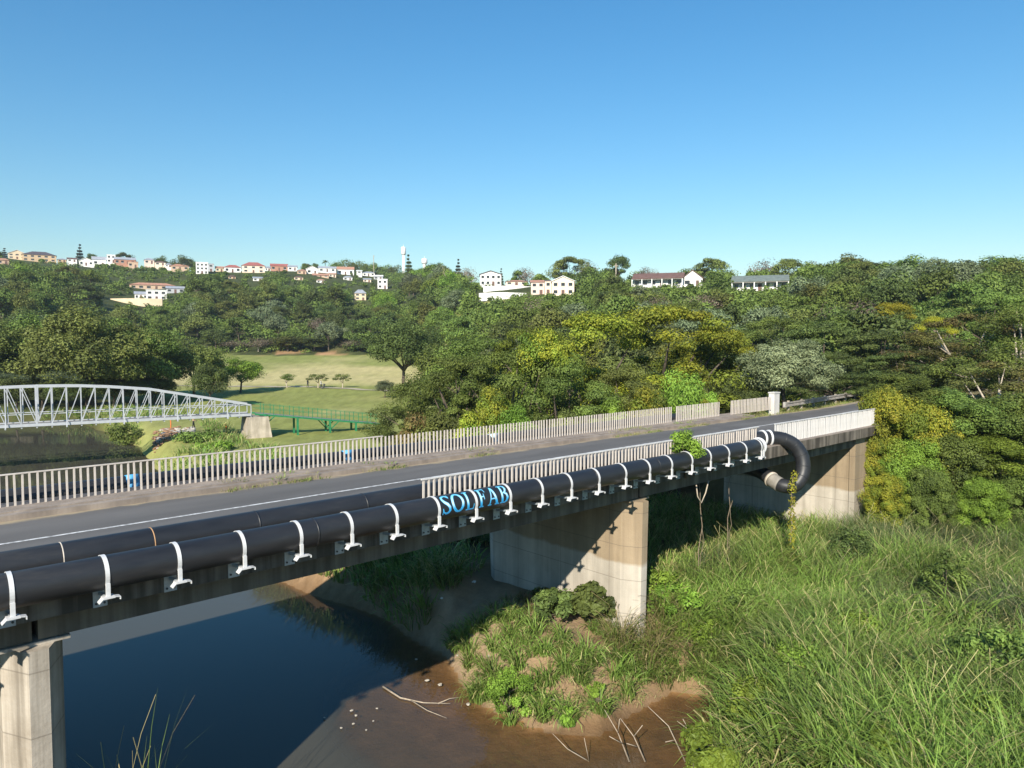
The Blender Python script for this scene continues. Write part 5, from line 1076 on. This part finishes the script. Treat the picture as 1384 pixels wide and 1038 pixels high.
for i in range(260):
    u, v = rr3.random(), rr3.random(); white = rr3.random() < (.92 if u > .62 else .15)
    px = 205+50*u+8*v*(1 if u > .7 else 0); py = 607-25*v-(6*u if not white else 2*u); d = (12-1.0-0.8*v)/((py-463)/977); x = (px-690)/977*d; s = rr3.uniform(.12, .42)
    o = link('stone', (SM if white else SB)[i % 3], rub, (x-l0.x, d-l0.y, HF(x, d)-l0.z+.05)); o.scale = (s, s, s*.8); o.rotation_euler = (0, 0, rr3.random()*6)
for px, py, d, m_, h, lab in ((229, 585, 84, 'orange', 1.0, 'orange survey stake left of standing person'), (304, 586, 80, 'orange', .9, 'orange stake left of stone abutment'), (288, 608, 72, 'yellow', 1.5, 'thin yellow cane on the bank, left one'), (306, 600, 73, 'yellow', 1.4, 'thin yellow cane on the bank, right one')):
    p = at(px, d); o = thing('stake', lab, 'stake', p); MB().tube([(0, 0, -.2), (.02, 0, h)], .06 if m_ == 'orange' else .035, 6).build('shaft', M[m_], o); MB().box(-.05, .05, -.05, .05, h+.002, h+.1).build('tip', M[m_], o)
def person(px, d, label, top, legs, face=0.0, step=.12, arm=.25):
    m, t, b = mat('person_clothes'); tc = N(t, 'ShaderNodeTexCoord'); sx = N(t, 'ShaderNodeSeparateXYZ'); t.links.new(tc.outputs['Object'], sx.inputs[0])
    cr = N(t, 'ShaderNodeValToRGB'); cr.color_ramp.interpolation = 'CONSTANT'; e = cr.color_ramp.elements; e[0].color = (.03, .025, .02, 1); e[1].position = .05; e[1].color = (*legs, 1)
    e.new(.52).color = (*top, 1); e.new(.845).color = (.16, .09, .06, 1); e.new(.955).color = (.02, .015, .012, 1)
    mr = N(t, 'ShaderNodeMapRange'); mr.inputs[2].default_value = 1.75; t.links.new(sx.outputs[2], mr.inputs[0]); t.links.new(mr.outputs[0], cr.inputs[0]); t.links.new(cr.outputs[0], b.inputs['Base Color']); b.inputs['Roughness'].default_value = .8
    V = [(0,0,.95),(0,.01,1.18),(0,0,1.42),(0,.01,1.52),(0,-.01,1.62),(0,-.01,1.71)]; Rr = [(.15,.11),(.15,.11),(.17,.10),(.055,.055),(.085,.10),(.06,.07)]; Ed = [(0,1),(1,2),(2,3),(3,4),(4,5)]
    for s in (-1, 1):
        i = len(V); V += [(s*.10,0,.88),(s*.11,-step*s*.5,.48),(s*.11,-step*s,.08),(s*.11,-step*s-.14,.03)]; Rr += [(.09,.09),(.065,.07),(.045,.05),(.04,.035)]; Ed += [(0,i),(i,i+1),(i+1,i+2),(i+2,i+3)]
        i = len(V); V += [(s*.20,0,1.40),(s*.25,.02,1.12),(s*.24,-arm,.92),(s*.22,-arm-.08,.86)]; Rr += [(.06,.06),(.045,.045),(.035,.035),(.04,.025)]; Ed += [(2,i),(i,i+1),(i+1,i+2),(i+2,i+3)]
    me = bpy.data.meshes.new('person'); me.from_pydata(V, Ed, []); o = link('person', me); o.location = at(px, d); o.rotation_euler = (0, 0, face)
    md = o.modifiers.new('skin', 'SKIN'); sv = me.skin_vertices[0].data
    for i, q in enumerate(Rr): sv[i].radius = q
    sv[0].use_root = True; o.modifiers.new('sub', 'SUBSURF').render_levels = 2; o.modifiers['sub'].levels = 1; me.materials.append(m); tag(o, label, 'person')
person(260, 84, 'person in tan top and dark trousers standing above the rubble', (.45, .30, .19), (.02, .02, .025), 2.0)
person(416, 148, 'distant person in dark clothes on the lawn, left', (.04, .04, .05), (.03, .03, .04), 1.2); person(434, 147, 'distant person in white and dark clothes beside golf bag', (.5, .5, .52), (.03, .03, .035), 1.5)
o = thing('golf_bag', 'small dark golf bag beside the distant person', 'golf bag', at(437, 146.5)); MB().tube([(0,0,.1),(.25,0,1.0)], [.16,.2], 10).build('bag', M['dark_hole'], o); MB().tube([(-.25,-.2,.15),(-.25,.2,.15)], .03, 6).build('axle', M['dark_hole'], o)
for s in (-.22, .22): MB().tube([(-.25, s-.02, .15), (-.25, s+.02, .15)], .15, 12).build('wheel', M['dark_hole'], o)
shrub(262, 74, 588, 2.2, 'mid', .14, 'dark green bush on bank left of stone abutment', 240, 22, 90); shrub(168, 86, 575, 2.2, 'mid', .15, 'round green bush on river bank behind footbridge', 241, 22, 90); shrub(285, 68, 602, 1.8, 'bright', .12, 'bright green shrub near water below stone abutment', 242, 20, 90)

# dense bank growth beyond and under the deck
P, _ = scatter(2600, 330, 660, 27, 46, lambda x, y, s, bx, by: (by > 23.5) & (s < 14) & (bx < 19.5))
blades('shore_grass', P, 0.9+0.6*gr_.random(len(P)), 16, 'lit and shaded grass on the bank just beyond the bridge', 51, wid=0.03, spread=0.4, lean=0.75, straw=0.25)
for i, (px, d, yt, rr2, lab) in enumerate(((470, 39, 745, 2.0, 'dark bush at water edge beyond bridge, leftmost under deck'), (530, 38, 728, 2.2, 'dark bush beyond bridge, second from left under deck'), (590, 37.5, 718, 2.4, 'dark bush beyond bridge, left of the wide pier'), (640, 37, 712, 2.2, 'dark bush close behind the wide pier'))):
    tree_px('b1', px, d, yt, rr2, lab, m_='dark', name='bush', cat='bush')
# thin haze over the valley
m = bpy.data.materials.new('haze_air'); m.use_nodes = True; t = m.node_tree; t.nodes.clear()
out = t.nodes.new('ShaderNodeOutputMaterial'); pv = t.nodes.new('ShaderNodeVolumePrincipled')
pv.inputs['Color'].default_value = (0.80, 0.88, 0.96, 1); pv.inputs['Density'].default_value = 0.00018; pv.inputs['Anisotropy'].default_value = 0.2
t.links.new(pv.outputs[0], out.inputs['Volume'])
tag(MB().box(-1450, 1450, -1450, 1450, -6, 128).build('haze', m), 'thin pale air haze over the valley', 'haze', kind='stuff')

# broad reeds close to the camera, and dry patches
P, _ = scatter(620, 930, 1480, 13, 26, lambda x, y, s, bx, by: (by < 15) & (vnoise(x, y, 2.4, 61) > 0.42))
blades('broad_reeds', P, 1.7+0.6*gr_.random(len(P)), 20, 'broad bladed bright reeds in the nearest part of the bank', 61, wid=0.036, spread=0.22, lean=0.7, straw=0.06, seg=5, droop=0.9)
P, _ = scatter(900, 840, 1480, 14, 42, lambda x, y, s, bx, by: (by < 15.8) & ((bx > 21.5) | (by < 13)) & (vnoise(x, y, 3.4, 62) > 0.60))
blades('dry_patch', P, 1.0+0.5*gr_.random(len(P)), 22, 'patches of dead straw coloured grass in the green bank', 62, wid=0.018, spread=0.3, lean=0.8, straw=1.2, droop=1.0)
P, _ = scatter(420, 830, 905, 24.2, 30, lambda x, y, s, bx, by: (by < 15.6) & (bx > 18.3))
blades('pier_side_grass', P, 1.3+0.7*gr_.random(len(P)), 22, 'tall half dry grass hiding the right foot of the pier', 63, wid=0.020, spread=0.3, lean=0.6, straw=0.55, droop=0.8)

for i, (px, d, yt, rr2, m_, lab) in enumerate(((1175, 22.5, 835, .8, 'bright', 'bright leafy bush in middle of the tall grass'), (1250, 19, 905, .7, 'mid', 'green leafy bush left of right edge bush'), (1010, 26, 800, .7, 'mid', 'leafy bush in grass right of the ferny row'), (1075, 30, 740, .9, 'mid', 'leafy bush in front of the lit abutment'), (1165, 31, 715, 1.1, 'dark', 'dark leafy bush near right end of abutment'), (1290, 27, 745, .9, 'mid', 'leafy bush high in the grass slope'), (1215, 16, 1000, .7, 'bright', 'bright leafy bush at bottom edge of picture right side'))):
    shrub(px, d, yt, rr2, m_, .055, lab, 260+i, 22, 110)
